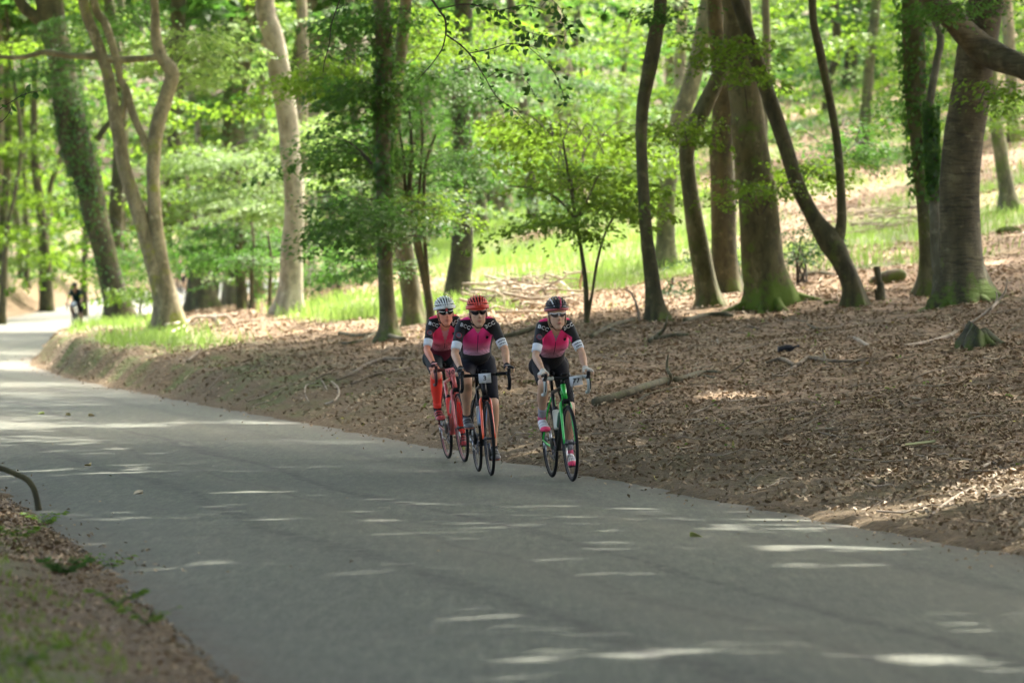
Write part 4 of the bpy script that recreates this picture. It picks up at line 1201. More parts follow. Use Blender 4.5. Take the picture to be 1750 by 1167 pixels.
def build_bike(label, loc, yaw, lean, cols, number=None, card='white', card_x=0.0, crank=75, bottle=None, hood=M_BLK, tape=M_TAPE, steer=0.0, detail=True, bottle2=None, bw=.205, head_tube=None):
    root = empty('bicycle', loc, (0, lean, math.pi + yaw))
    tag(root, label, 'bicycle')
    frame_m, frame2_m, fork_m, rim_m = cols
    # wheels
    for (fa, nm) in ((0.0, 'rear'), (0.98, 'front')):
        c = lp(0, fa, .335)
        ty = prt('tyre', [ring(c, .3215, .0145, .0145, 64, 8)], M_BLACK, root)
        g = [ring(c, .300, .014, .010, 64, 6)]
        w = prt('rim', g, rim_m, root)
        hub = prt('hub', [seg(c - [.05, 0, 0], c + [.05, 0, 0], .012, 8), seg(c - [.036, 0, 0], c - [.026, 0, 0], .021, 10), seg(c + [.026, 0, 0], c + [.036, 0, 0], .021, 10)], M_DMETAL, w)
        for k in range(20 if detail else 12):
            a = 2 * np.pi * k / (20 if detail else 12)
            sx = .031 if k % 2 else -.031
            b = a + (.5 if (k // 2) % 2 else -.5)
            V, F = seg(c + [sx, .02 * math.cos(b), .02 * math.sin(b)], c + [0, .292 * math.cos(a), .292 * math.sin(a)], .0012, 3)
            prt('spoke', [(V, F)], M_DMETAL, w, False)
    ra, bb = lp(0, 0, .335), lp(0, .41, .27)
    st, ht, hb = lp(0, .265, .775), lp(0, .805, .845), lp(0, .845, .705)
    fr = [seg(bb, st, .0155, 10), tube(np.array([lp(0, .28, .765), lp(0, .81, .825)]), np.array([.016, .018]), 10),
          tube(np.array([lp(0, .84, .735), bb]), np.array([.021, .024]), 10), seg(ht, hb, .021, 12, .024), seg(bb - [.035, 0, 0], bb + [.035, 0, 0], .022, 12)]
    o = prt('frame', fr, frame_m, root)
    if head_tube is not None:
        prt('head_tube', [seg(ht, hb, .0245, 12, .027), seg(lp(0, .80, .80), lp(0, .72, .77), .0185, 10), seg(lp(0, .84, .735), lp(0, .76, .65), .0245, 10)], head_tube, root)
    stays = []
    for sx in (-1, 1):
        stays.append(tube(spline(np.array([bb + [.02 * sx, -.02, 0], lp(.055 * sx, .2, .30), ra + [.062 * sx, 0, 0]]), 4), .010, 6))
        stays.append(tube(spline(np.array([lp(.012 * sx, .27, .72), lp(.040 * sx, .17, .58), ra + [.062 * sx, 0, 0]]), 4), .0085, 6))
    prt('stay', stays, frame2_m, root)
    fk = [seg(hb, lp(0, .853, .68), .021, 10)]
    for sx in (-1, 1):
        fk.append(tube(spline(np.array([lp(0, .853, .695), lp(.038 * sx, .862, .675), lp(.046 * sx, .90, .56), lp(.052 * sx, .98, .335)]), 5), np.linspace(.021, .010, 16), 8))
    prt('fork', fk, fork_m, root)
    prt('brake_caliper', [box(lp(0, .885, .70), (.05, .02, .045)), box(lp(.03, .90, .685), (.012, .02, .05)), box(lp(-.03, .90, .685), (.012, .02, .05))], M_BLK, root, False)
    # cockpit
    prt('stem', [seg(ht, lp(0, .795, .885), .017, 10), seg(lp(0, .797, .875), lp(0, .885, .905), .014, 8)], M_BLK, root)
    hbz = .905
    bar = []
    for sx in (-1, 1):
        bar.append(tube(spline(np.array([lp(0, .887, hbz), lp(bw * .56 * sx, .887, hbz), lp((bw - .018) * sx, .893, hbz), lp(bw * sx, .935, hbz), lp((bw + .002) * sx, .985, .885), lp((bw + .004) * sx, 1.005, .835), lp((bw + .005) * sx, .975, .785), lp((bw + .006) * sx, .915, .768), lp((bw + .006) * sx, .865, .768)]), 5), .0155, 8))
        Vb = bar[-1][0]
    for sx in (-1, 1): prt('bar_tape', [tube(spline(np.array([lp(bw * .5 * sx, .887, hbz), lp((bw - .018) * sx, .893, hbz), lp(bw * sx, .935, hbz), lp((bw + .002) * sx, .985, .885), lp((bw + .004) * sx, 1.005, .835), lp((bw + .005) * sx, .975, .785), lp((bw + .006) * sx, .915, .768), lp((bw + .006) * sx, .865, .768)]), 5), .0158, 8)], tape, root)
    prt('handlebar', [seg(lp(-bw * .5, .887, hbz), lp(bw * .5, .887, hbz), .0142, 10)], M_BLK, root)
    for sx in (-1, 1):
        h = [tube(spline(np.array([lp((bw + .001) * sx, .955, .893), lp((bw + .001) * sx, 1.0, .905), lp(bw * sx, 1.035, .925), lp(bw * sx, 1.045, .955)]), 4), np.linspace(.018, .015, 13), 8)]
        hd = prt('brake_hood', h, hood, root)
        prt('brake_lever', [tube(spline(np.array([lp((bw + .001) * sx, 1.04, .93), lp((bw + .005) * sx, 1.06, .88), lp((bw + .008) * sx, 1.05, .83), lp((bw + .010) * sx, 1.035, .80)]), 4), .0055, 6, R2=.008)], M_BLK, hd)
    for sx in (-1, 1):
        prt('cable', [tube(spline(np.array([lp(.10 * sx, .90, .895), lp(.07 * sx, .96, .88), lp(.05 * sx, .965, .80), lp(.015 * sx, .90, .72)]), 5), .0025, 4)], M_BLACK, root)
    prt('cycle_computer', [box(lp(0, .90, .935), (.05, .075, .014), (.25, 0, 0))], M_BLK, root, False)
    # saddle and post
    prt('seatpost', [seg(st, lp(0, .235, .915), .0135, 8)], M_BLK, root)
    sv = Geo()
    V, F = tube(spline(np.array([lp(0, .09, .938), lp(0, .13, .942), lp(0, .20, .938), lp(0, .28, .936), lp(0, .355, .930)]), 4), np.interp(np.linspace(0, 1, 17), [0, .12, .4, .7, 1], [.045, .072, .050, .024, .015]), 12, True, R2=np.full(17, .022))
    prt('saddle', [(V, F)], M_BLK, root)
    # transmission
    prt('chainring', [ring(bb + [.045, 0, 0], .095, .010, .0025, 36, 4), ring(bb + [.045, 0, 0], .03, .012, .004, 20, 4)] + [seg(bb + [.045, .03 * math.cos(a), .03 * math.sin(a)], bb + [.045, .09 * math.cos(a), .09 * math.sin(a)], .006, 4) for a in np.linspace(0, 2 * np.pi, 6)[:-1]], M_DMETAL, root)
    prt('cassette', [ring(ra + [.03 + .004 * q, 0, 0], .05 - .006 * q, .006, .0015, 24, 4) for q in range(4)], M_METAL, root)
    prt('chain', [tube(np.array([ra + [.043, 0, .04], bb + [.045, 0, .098]]), .004, 4), tube(np.array([ra + [.043, .02, -.10], bb + [.045, 0, -.098]]), .004, 4)], M_DMETAL, root)
    prt('rear_derailleur', [box(ra + [.055, .01, -.045], (.018, .03, .05)), box(ra + [.045, .02, -.085], (.008, .022, .085)), ring(ra + [.045, .02, -.12], .014, .006, .003, 12, 4)], M_METAL, root, False)
    ca = math.radians(crank)
    for sx, a in ((1, ca), (-1, ca + math.pi)):
        e = bb + np.array([.075 * sx, .17 * math.cos(a), .17 * math.sin(a)])
        cr = prt('crank', [tube(np.array([bb + [.06 * sx, 0, 0], e]), np.array([.015, .011]), 8, R2=np.array([.009, .008]))], M_METAL if cols[0] is not M_BLK else M_DMETAL, root)
        pd = prt('pedal', [box(e + [.045 * sx, 0, 0], (.06, .075, .014)), seg(e, e + [.06 * sx, 0, 0], .006, 6)], M_BLK, cr, False)
    if bottle is not None:
        a, b = lp(0, .70, .555), lp(0, .585, .435)
        up = np.array([0, -.62, .78]) * .048
        bt = prt('bottle', [tube(np.array([a, a + (b - a) * .12, a + (b - a) * .9, b]) + up, np.array([.030, .036, .036, .033]), 12)], bottle, root)
        prt('bottle_cap', [tube(np.array([a + (a - b) * .18, a]) + up, np.array([.012, .028]), 10)], M_BLK, bt)
        prt('bottle_cage', [tube(np.array([a, b]) + up * .2, .006, 6)], M_BLK, root)
    if bottle2 is not None:
        a, b = lp(0, .345, .60), lp(0, .385, .43)
        off = np.array([0, .045, .01])
        bt = prt('bottle', [tube(np.array([a, a + (b - a) * .12, a + (b - a) * .9, b]) + off, np.array([.030, .036, .036, .033]), 12)], bottle2, root)
        prt('bottle_cap', [tube(np.array([a + (a - b) * .18, a]) + off, np.array([.012, .028]), 10)], M_BLK, bt)
    if number:
        cm = M_CARD if card == 'white' else plain('coral_card', (1.0, .30, .30), .6)
        cz, cf = (.875, .935)
        rot = (.1, 0, 0)
        card_o = prt('number_card', [box(lp(card_x, cf, cz), (.112, .003, .086), (.1, .10 if card_x else 0, 0))], cm, root, False)
        text_mesh(number, .062, M_INK, card_o, tuple(lp(card_x, cf + .004, cz - .002)), (math.pi / 2 + .1, 0, math.pi), bold=.0012)
        prt('cable_tie', [seg(lp(card_x - .04, .90, .91), lp(card_x - .04, cf + .004, .90), .003, 4), seg(lp(card_x + .04, .90, .91), lp(card_x + .04, cf + .004, .90), .003, 4)], M_CARD, root, False)
    return root

def ik(h, a, L1, L2, bend):
    v = a - h; D = np.linalg.norm(v); D = min(D, L1 + L2 - .004)
    u = v / np.linalg.norm(v)
    x = (L1 ** 2 - L2 ** 2 + D ** 2) / (2 * D)
    y = math.sqrt(max(L1 ** 2 - x ** 2, 0))
    b = bend - u * (bend @ u); b /= np.linalg.norm(b)
    return h + u * x + b * y

def voxel(g, name, size, mat, parent, smooth_n=6, smooth_f=.5, scale_n=0):
    """fuse overlapping closed shapes into one continuous skin"""
    o = mk(name, np.concatenate(g.V), g.F, None, None, True)
    md = o.modifiers.new('r', 'REMESH'); md.mode = 'VOXEL'; md.voxel_size = size; md.use_smooth_shade = True
    sm = o.modifiers.new('s', 'SMOOTH'); sm.factor = smooth_f; sm.iterations = smooth_n
    dg = bpy.context.evaluated_depsgraph_get()
    me = bpy.data.meshes.new_from_object(o.evaluated_get(dg))
    old = o.data
    bpy.data.objects.remove(o); bpy.data.meshes.remove(old)
    me.name = name
    me.polygons.foreach_set('use_smooth', np.ones(len(me.polygons), dtype=bool))
    me.materials.clear()
    for m in (mat if isinstance(mat, (list, tuple)) else [mat]): me.materials.append(m)
    r_ = bpy.data.objects.new(name, me); COL.objects.link(r_); r_.parent = parent
    return r_

def get_co(me):
    a = np.empty(len(me.vertices) * 3, dtype=np.float32); me.vertices.foreach_get('co', a); return a.reshape(-1, 3)

def cut_faces(o, fn):
    """remove the faces whose centre satisfies fn(centres)"""
    import bmesh
    bm = bmesh.new(); bm.from_mesh(o.data)
    c = np.array([f.calc_center_median()[:] for f in bm.faces])
    kill = fn(c)
    bmesh.ops.delete(bm, geom=[f for f, k in zip(bm.faces, kill) if k], context='FACES')
    bm.to_mesh(o.data); bm.free()

def skin_mat(name, col, lip=(.42, .13, .11)):
    if name in MATS: return MATS[name]
    m, nt, b = nodes(name)
    at = N(nt, 'ShaderNodeAttribute', attribute_name='lip')
    tc = N(nt, 'ShaderNodeTexCoord')
    nz = N(nt, 'ShaderNodeTexNoise', Scale=14.0, Detail=4.0); nt.links.new(tc.outputs['Object'], nz.inputs['Vector'])
    base = mixc(nt, mrange(nt, nz.outputs['Fac'], .3, .7), [c * .86 for c in col], [min(1, c * 1.1) for c in col])
    base = mixc(nt, at.outputs['Fac'], base, lip)
    nt.links.new(base, b.inputs['Base Color'])
    b.inputs['Roughness'].default_value = .5
    b.inputs['Subsurface Weight'].default_value = .12
    b.inputs['Subsurface Radius'].default_value = (.02, .008, .005)
    MATS[name] = m
    return m

def jersey_mat(name, pink, low, pink2, back_pink=True):
    """club jersey: black shoulders and sleeves, pink chest fading in thin stripes to a dark waist"""
    if name in MATS: return MATS[name]
    m, nt, b = nodes(name)
    tc = N(nt, 'ShaderNodeTexCoord')
    sp = N(nt, 'ShaderNodeSeparateXYZ'); nt.links.new(tc.outputs['Object'], sp.inputs[0])
    x = math_(nt, 'ABSOLUTE', sp.outputs[0]); z = sp.outputs[2]; y = sp.outputs[1]
    # chest panel: half width w(z); shoulders slant
    slant = math_(nt, 'ADD', math_(nt, 'MULTIPLY', x, .85), z)            # below this line the panel begins
    top = mrange(nt, slant, 1.362, 1.368, 1, 0)
    sidew = math_(nt, 'SUBTRACT', x, math_(nt, 'MULTIPLY', math_(nt, 'SUBTRACT', z, 1.12), .10))
    side_ = mrange(nt, sidew, .118, .123, 1, 0)
    curve = math_(nt, 'ADD', z, math_(nt, 'MULTIPLY', math_(nt, 'MULTIPLY', x, x), -1.6))
    low_f = mrange(nt, curve, 1.068, 1.076, 0, 1)
    st = math_(nt, 'FRACT', math_(nt, 'MULTIPLY', curve, 92.0))
    thr = mrange(nt, curve, 1.085, 1.165, .42, 1.08)
    stripe = mrange(nt, math_(nt, 'SUBTRACT', thr, st), -.06, .06, 0, 1)
    pinkc = mixc(nt, mrange(nt, curve, 1.085, 1.19), pink2, pink)
    front = mrange(nt, y, -.12, -.10, 0, 1)
    f = math_(nt, 'MULTIPLY', math_(nt, 'MULTIPLY', top, side_), math_(nt, 'MULTIPLY', low_f, stripe))
    f = math_(nt, 'MULTIPLY', f, front)
    col = mixc(nt, f, low, pinkc)
    # pink yoke across the top of the shoulders and back
    yk = math_(nt, 'MULTIPLY', mrange(nt, z, 1.40, 1.407), mrange(nt, x, .155, .165, 1, 0))
    col = mixc(nt, yk, col, pink)
    # black shoulder area is always black
    sh = math_(nt, 'MULTIPLY', mrange(nt, math_(nt, 'MAXIMUM', math_(nt, 'MULTIPLY', sidew, 1), 0), .134, .14), 1)
    col = mixc(nt, math_(nt, 'MULTIPLY', sh, 1), col, (.006, .006, .007))
    col = mixc(nt, math_(nt, 'MULTIPLY', math_(nt, 'SUBTRACT', 1.0, top), math_(nt, 'SUBTRACT', 1.0, yk)), col, (.006, .006, .007))
    nt.links.new(col, b.inputs['Base Color'])
    b.inputs['Roughness'].default_value = .7
    nz = N(nt, 'ShaderNodeTexNoise', Scale=16.0, Detail=3.0); nt.links.new(tc.outputs['Object'], nz.inputs['Vector'])
    bm = N(nt, 'ShaderNodeBump', Strength=.35, Distance=.012); nt.links.new(nz.outputs['Fac'], bm.inputs['Height']); nt.links.new(bm.outputs[0], b.inputs['Normal'])
    MATS[name] = m
    return m

def build_person(label, loc, yaw, lean, cfg):
    root = empty('person', loc, (0, lean, math.pi + yaw))
    tag(root, label, 'person')
    vs = cfg.get('voxel', .0092)
    skin = cfg['skin']
    w = cfg.get('build', 1.0)           # heavier or slighter figure
    bb = lp(0, .41, .27)
    ca = math.radians(cfg.get('crank', 75))
    hx, hf, hz = cfg.get('head', (0, .725, 1.465))
    hip = {s: lp(.085 * s, .215, 1.0) for s in (1, -1)}
    bw = cfg.get('bw', .205)
    sh = {s: lp(.136 * s * w, .585, 1.340) for s in (1, -1)}
    ped = {s: bb + np.array([.12 * s, .17 * math.cos(ca + (0 if s > 0 else math.pi)), .17 * math.sin(ca + (0 if s > 0 else math.pi))]) for s in (1, -1)}
    toe_down = {1: .12, -1: .18}
    ank = {s: ped[s] + np.array([0, -.115, .105 if s > 0 else .115]) for s in (1, -1)}
    knee = {s: ik(hip[s], ank[s], .43, .42, np.array([.10 * s, 1, .25])) for s in (1, -1)}
    el = {s: ik(sh[s], lp((bw - .001) * s, .905, .985), .268 , .250, np.array([.42 * s, -.6, -.4])) for s in (1, -1)}
    wr = {s: lp((bw - .001) * s, .915, .972) for s in (1, -1)}
    palm = {s: lp((bw + .001) * s, .975, .952) for s in (1, -1)}
    def torso(g, inf=0.0, lo=0, hi=None):
        rows = [((0, .165, .965), .120, .105), ((0, .20, 1.03), .142 * w, .115), ((0, .275, 1.11), .130 * w, .105), ((0, .37, 1.19), .132 * w, .105), ((0, .47, 1.265), .142 * w, .106), ((0, .545, 1.325), .135 * w, .088), ((0, .60, 1.372), .085, .062)]
        Pp = np.array([lp(*a[0]) for a in rows]); R = np.array([a[1] for a in rows]); R2 = np.array([a[2] for a in rows])
        Q = spline(np.column_stack([Pp, R, R2]), 4)
        if hi: Q = Q[:hi]
        g.add(*tube(Q[lo:, :3], Q[lo:, 3] + inf, 24, True, R2=Q[lo:, 4] + inf, ref=(1, 0, 0)))
        if cfg.get('bust', 0):
            for s in (1, -1):
                g.add(*ellipsoid(lp(.068 * s, .475, 1.205), (.066 + inf, .062 + inf, .064 + inf)))
        if cfg.get('belly', 0):
            g.add(*ellipsoid(lp(0, .36, 1.10), (.13 + inf, .10 + inf, .11 + inf)))
        for s in (1, -1):
            g.add(*ellipsoid(sh[s] + [-.012 * s, -.01, 0], (.047 + inf, .052 + inf, .048 + inf)))
            g.add(*tube(np.array([lp(.05 * s, .575, 1.385), lp(.10 * s, .575, 1.375), sh[s] + [0, 0, .012]]), np.array([.043, .043, .042]) + inf, 12))
    def arm(g, s, inf=0.0, frac=None, hands=True):
        rows = [(sh[s], .044), (sh[s] * .6 + el[s] * .4, .0385), (el[s] * .85 + sh[s] * .15, .034), (el[s], .033), (el[s] * .7 + wr[s] * .3, .0345), (el[s] * .25 + wr[s] * .75, .026), (wr[s], .023)]
        Pp = np.array([a[0] for a in rows]); R = np.array([a[1] for a in rows]) * (.93 + .07 * w) * cfg.get('arm', 1)
        Q = spline(np.column_stack([Pp, R]), 5)
        if frac is not None:
            Q = Q[:frac]
        g.add(*tube(Q[:, :3], Q[:, 3] + inf, 14))
        return Q
    def hand(g, s, inf=0.0, fingers=1.0, thumb=True):
        g.add(*tube(np.array([wr[s] + [0, -.005, 0], palm[s] + [0, -.03, .012], palm[s] + [0, .012, .010]]), np.array([.025, .036, .034]) + inf, 12, R2=np.array([.022, .019, .017]) + inf, ref=(1, 0, 0)))
        for q, (dy, dx, L) in enumerate([(.022, -.030, .95), (.024, -.012, 1.0), (.02, .008, .98), (.012, .026, .82)]):
            # fingers lie over the hood and curl down its outer side
            k0 = palm[s] + np.array([(.020 + .004 * q) * s, .030 - q * .019, .012])
            k1 = k0 + np.array([.020 * s, .010, -.012]) * L
            k2 = k1 + np.array([.006 * s, .006, -.026]) * L
            k3 = k2 + np.array([-.014 * s, .002, -.018]) * L
            pts = spline(np.array([palm[s] + np.array([.004 * s, .012 - q * .015, .012]), k0, k1, k2, k3]), 3)
            n = max(4, int(len(pts) * fingers))
            g.add(*tube(pts[:n], np.linspace(.0098, .0078, len(pts))[:n] + inf, 8))
        if thumb:
            t = spline(np.array([palm[s] + [-.016 * s, -.030, .004], palm[s] + [-.030 * s, .0, .0], palm[s] + [-.027 * s, .026, -.010], palm[s] + [-.016 * s, .042, -.022]]), 3)
            n = max(4, int(len(t) * fingers))
            g.add(*tube(t[:n], np.linspace(.0115, .009, len(t))[:n] + inf, 8))
    def leg(g, s, inf=0.0, a=0, b=None):
        rows = [(hip[s] + [0, 0, .01], .086 * w), (hip[s] * .65 + knee[s] * .35, .078 * w), (hip[s] * .25 + knee[s] * .75, .062), (knee[s], .054), (knee[s] * .82 + ank[s] * .18 + [0, -.012, 0], .053), (knee[s] * .6 + ank[s] * .4 + [0, -.018, 0], .053), (knee[s] * .25 + ank[s] * .75 + [0, -.006, 0], .036), (ank[s], .033), (ank[s] + [0, .01, -.04], .030)]
        Pp = np.array([r_[0] for r_ in rows]); R = np.array([r_[1] for r_ in rows])
        R = R * cfg.get('leg', 1.0)
        Q = spline(np.column_stack([Pp, R]), 5)
        Q = Q[a:b]
        g.add(*tube(Q[:, :3], Q[:, 3] + inf, 16))
        if a == 0:
            g.add(*ellipsoid(hip[s] + [.012 * s, -.045, .0], (.088 * w + inf, .085 + inf, .085 + inf)))
        return Q
    # one continuous body
    g = Geo()
    torso(g)
    H = lp(hx, hf, hz)
    neck = lp(hx * .4, .60, 1.375)
    g.add(*tube(np.array([lp(0, .57, 1.33), neck, H + [0, -.035, -.045]]), np.array([.064, .056, .056]), 14))
    hs = cfg.get('head_s', 1.0)
    g.add(*ellipsoid(H + [0, -.012, .035], (.076 * hs, .095 * hs, .085 * hs), (.1, 0, 0)))                 # skull
    g.add(*ellipsoid(H + [0, .020, -.042], (.060 * hs, .062 * hs, .084 * hs), (-.06, 0, 0)))                 # face
    g.add(*ellipsoid(H + [0, .048, -.106], (.032, .030, .024)))                              # chin
    for s in (1, -1):
        g.add(*ellipsoid(H + [.034 * s, .052, -.022], (.024, .022, .018)))                    # cheeks
        g.add(*ellipsoid(H + [.078 * s * hs, -.008, -.018], (.009, .018, .028), (0, 0, .2 * s)))   # ears
        g.add(*ellipsoid(H + [.042 * s, .010, -.070], (.020, .040, .028)))                    # jaw
    g.add(*ellipsoid(H + [0, .074, .022], (.048, .018, .014)))                                # brow
    g.add(*tube(np.array([H + [0, .078, .010], H + [0, .096, -.018], H + [0, .103, -.032]]), np.array([.008, .011, .014]), 8))   # nose
    g.add(*ellipsoid(H + [.010, .093, -.036], (.009, .010, .008))); g.add(*ellipsoid(H + [-.010, .093, -.036], (.009, .010, .008)))
    g.add(*ellipsoid(H + [0, .080, -.062], (.022, .012, .0055))); g.add(*ellipsoid(H + [0, .079, -.072], (.018, .012, .006)))   # lips
    for s in (1, -1):
        arm(g, s); hand(g, s); leg(g, s)
        a = ank[s]
        g.add(*tube(np.array([a + [0, -.035, -.045], a + [0, .03, -.062], a + [0, .115, -.085], a + [0, .17, -.09]]), np.array([.030, .034, .040, .030]), 10, R2=np.array([.032, .030, .022, .014]), ref=(1, 0, 0)))
    body = voxel(g, 'body', vs, skin, root, 3, .5)
    co = get_co(body.data) - H
    lipm = np.exp(-((co[:, 0] / .021) ** 2 + ((co[:, 2] + .067) / .0085) ** 2) ** 2) * (co[:, 1] > .06)
    at = body.data.attributes.new('lip', 'FLOAT', 'POINT'); at.data.foreach_set('value', lipm.astype(np.float32))
    # eyes behind the glasses
    for s in (1, -1):
        prt('eye', [ellipsoid(H + [.030 * s, .066, .000], (.012, .010, .008))], plain('eye_white', (.6, .58, .55), .3), root)
    # jersey
    g = Geo()
    torso(g, .010)
    for s in (1, -1): arm(g, s, .007, 8)
    jm = cfg['jersey']
    jer = voxel(g, 'jersey', vs * 1.15, jm, root, 4, .5)
    zv, kv = cfg.get('neck_v', (1.215, .30))
    def cutter(c):
        yv = c[:, 1] + .49
        v = (np.abs(c[:, 0]) < np.clip((c[:, 2] - zv) * kv, 0, .048)) & (yv > .50) & (c[:, 2] > zv)
        coll = (c[:, 2] > 1.352) & (np.hypot(c[:, 0] / .062, (yv - .615) / .075) < 1.0)
        hem = c[:, 2] < 1.00 - (yv - .2) * .25
        # armhole ends come from the sleeve tubes
        return v | coll | hem
    cut_faces(jer, cutter)
    # collar
    t = np.linspace(.35, 2 * np.pi - .35, 15) + np.pi / 2
    cp = np.stack([.060 * np.cos(t), .082 * np.sin(t) + .60 - .49, 1.382 - .040 * np.sin(t)], 1)
    prt('collar', [tube(cp, .0045, 6, R2=.016)], cfg.get('collar', M_BLK), root)
    if cfg.get('under') is not None:                     # undershirt seen in the open neck
        g = Geo(); torso(g, .004)
        us = voxel(g, 'undershirt', vs * 1.4, cfg['under'], root, 3, .5)
        uz = cfg.get('under_top', 1.29)
        cut_faces(us, lambda c: (c[:, 2] > uz - .4 * (.05 - np.abs(c[:, 0])) ) | (c[:, 2] < 1.14) | (np.abs(c[:, 0]) > .055) | (c[:, 1] + .49 < .44))
    # zip down from the bottom of the opening
    zb = [lp(0, .30, 1.09), lp(0, .40, 1.15), lp(0, .50, zv + .01)]
    zp = prt('zip', [box((0, 0, 0), (.004, .002, .002))], M_BLK, root, False)
    bpy.data.objects.remove(zp)
    # cuffs
    for s in (1, -1):
        Q = arm(Geo(), s, 0)
        cu = prt('cuff', [tube(Q[7:11, :3], Q[7:11, 3] + .0085, 20)], cfg.get('cuff', M_WHITE), root)
        if s == -1 and cfg.get('prints', True):
            a, b = Q[7, :3], Q[10, :3]
            ax = (b - a) / np.linalg.norm(b - a)
            for q, (t0, lines) in enumerate([(.35, 5), (.72, 4)]):
                for l in range(lines):
                    cc = a + (b - a) * t0
                    th = (l - lines / 2 + .5) * .34
                    fr = np.array([math.sin(th) * -1, math.cos(th), 0]); fr -= ax * (fr @ ax); fr /= np.linalg.norm(fr)
                    R = Q[8, 3] + .0095
                    tx = np.cross(ax, fr)
                    c0 = cc + fr * R
                    V = np.array([c0 - tx * .006 - ax * .0045, c0 + tx * .006 - ax * .0045, c0 + tx * .006 + ax * .0045, c0 - tx * .006 + ax * .0045])
                    V = np.vstack([V, V + fr * .001])
                    prt('printed_mark', [(V, [np.array([[4, 5, 6, 7], [0, 1, 5, 4], [1, 2, 6, 5], [2, 3, 7, 6], [3, 0, 4, 7]])])], M_INK, cu, False)
    if cfg.get('prints', True):
        for s in (1, -1):
            o = text_mesh('BCC', .046, M_LETTER, jer, tuple(lp(.112 * s, .68, 1.345)), (math.pi / 2 - .25, (.42 if s > 0 else -.42), math.pi), bold=.0012, spacing=1.1)
            wrap_to(o, jer)
        # badge on the right sleeve, small round crest on the chest
        c = sh[1] * .70 + el[1] * .30
        bd = prt('badge', [tube(np.array([[0, 0, 0], [0, .003, 0]]) + c + [.006, .05, 0], .021, 16)], plain('badge_blue_grey', (.20, .22, .28), .6), jer, False)
        wrap_to(bd, jer, .002)
        rg = prt('badge_ring', [ring(np.zeros(3), .0225, .0022, .002, 24, 4)], plain('badge_red', cfg.get('badge', (.45, .08, .12)), .6), jer, False)
        M = np.array(Matrix.Rotation(math.pi / 2, 3, 'Z'))
        co = get_co(rg.data) @ M.T + (c + [.006, .05, 0]); rg.data.vertices.foreach_set('co', co.astype(np.float32).ravel()); wrap_to(rg, jer, .004)
        cr = prt('badge', [tube(np.array([[0, 0, 0], [0, .003, 0]]) + lp(-.085, .60, 1.235), .014, 12)], M_BLK, jer, False)
        wrap_to(cr, jer, .002)
        # zip
        zz = [np.array([0, .40, z_]) for z_ in np.linspace(1.10, zv + .005, 9)]
        zo = prt('zip', [tube(np.array(zz), .0025, 4)], M_BLK, jer, False)
        from mathutils.bvhtree import BVHTree
        bv = BVHTree.FromPolygons([v.co.copy() for v in jer.data.vertices], [p.vertices[:] for p in jer.data.polygons])
        for v in zo.data.vertices:
            hit = bv.ray_cast(Vector((v.co.x, 1.2, v.co.z)), Vector((0, -1, 0)))
            if hit[0] is not None: v.co.y = hit[0].y + .0015
    if cfg.get('necklace'):
        t = np.linspace(-2.6, -.54, 13)
        cp = np.stack([.045 * np.cos(t), .62 - .49 + .045 * (1 + .0 * t) + .012 * np.sin(-t), 1.345 + .062 * np.sin(t)], 1)
        from mathutils.bvhtree import BVHTree
        bv = BVHTree.FromPolygons([v.co.copy() for v in body.data.vertices], [p.vertices[:] for p in body.data.polygons])
        for q in cp:
            hit = bv.ray_cast(Vector((q[0], 1.2, q[2])), Vector((0, -1, 0)))
            if hit[0] is not None: q[1] = hit[0].y + .004
        prt('necklace', [tube(cp, .0042, 6)], M_WHITE, root)
    # shorts
    g = Geo(); torso(g, .008, 0, 9)
    for s in (1, -1): leg(g, s, .007, 0, 14)
    so = voxel(g, 'shorts', vs * 1.3, cfg['shorts'], root, 4, .5)
    cut_faces(so, lambda c: c[:, 2] > 1.10)
    if cfg.get('leg_band'):
        for s in (1, -1):
            Q = leg(Geo(), s, 0)
            prt('leg_band', [tube(Q[12:14, :3], Q[12:14, 3] + .0105, 18)], cfg['leg_band'], so)
    if cfg.get('side_stripe'):
        for s in (1, -1):
            Q = leg(Geo(), s, 0)
            ll = Q[3:11]
            V, F = tube(ll[:, :3] + np.outer(ll[:, 3] + .0055, [s * .93, .35, 0]), np.full(len(ll), .015), 6, R2=np.full(len(ll), .003), ref=(0, 1, 0))
            prt('side_stripe', [(V, F)], cfg['side_stripe'], so)
    # leg warmers or socks, shoes
    for s in (1, -1):
        if cfg.get('calf') is not None:
            g = Geo(); leg(g, s, .005, 17, 36); prt('leg_warmer', [(np.concatenate(g.V), [f for f in g.F])], cfg['calf'], root)
        g = Geo(); Q = leg(Geo(), s, 0)
        k0, k1 = cfg.get('sock_rng', (31, 40))
        if cfg.get('sock') is not None:
            cs = cfg['sock']
            km = (k0 + k1) // 2 - 1
            prt('sock', [tube(Q[k0:km + 1, :3], Q[k0:km + 1, 3] + .006, 14)], cs[0], root)
            prt('sock', [tube(Q[km:k1, :3], Q[km:k1, 3] + .0075, 14)], cs[1], root)
        a = ank[s]
        shoe = Geo()
        tl = -.02 if s > 0 else -.03
        rows = [(a + [0, -.052, -.055], .026, .026), (a + [0, -.03, -.045], .036, .044), (a + [0, .01, -.040], .039, .046), (a + [0, .06, -.068], .043, .034), (a + [0, .12, -.088], .047, .026), (a + [0, .165, -.095], .041, .019), (a + [0, .19, -.098], .022, .010)]
        Q2 = spline(np.column_stack([np.array([q[0] for q in rows]), [q[1] for q in rows], [q[2] for q in rows]]), 4)
        sho = prt('shoe', [tube(Q2[:, :3], Q2[:, 3], 16, R2=Q2[:, 4], ref=(1, 0, 0))], cfg['shoe'], root)
        toe = Q2[17:]
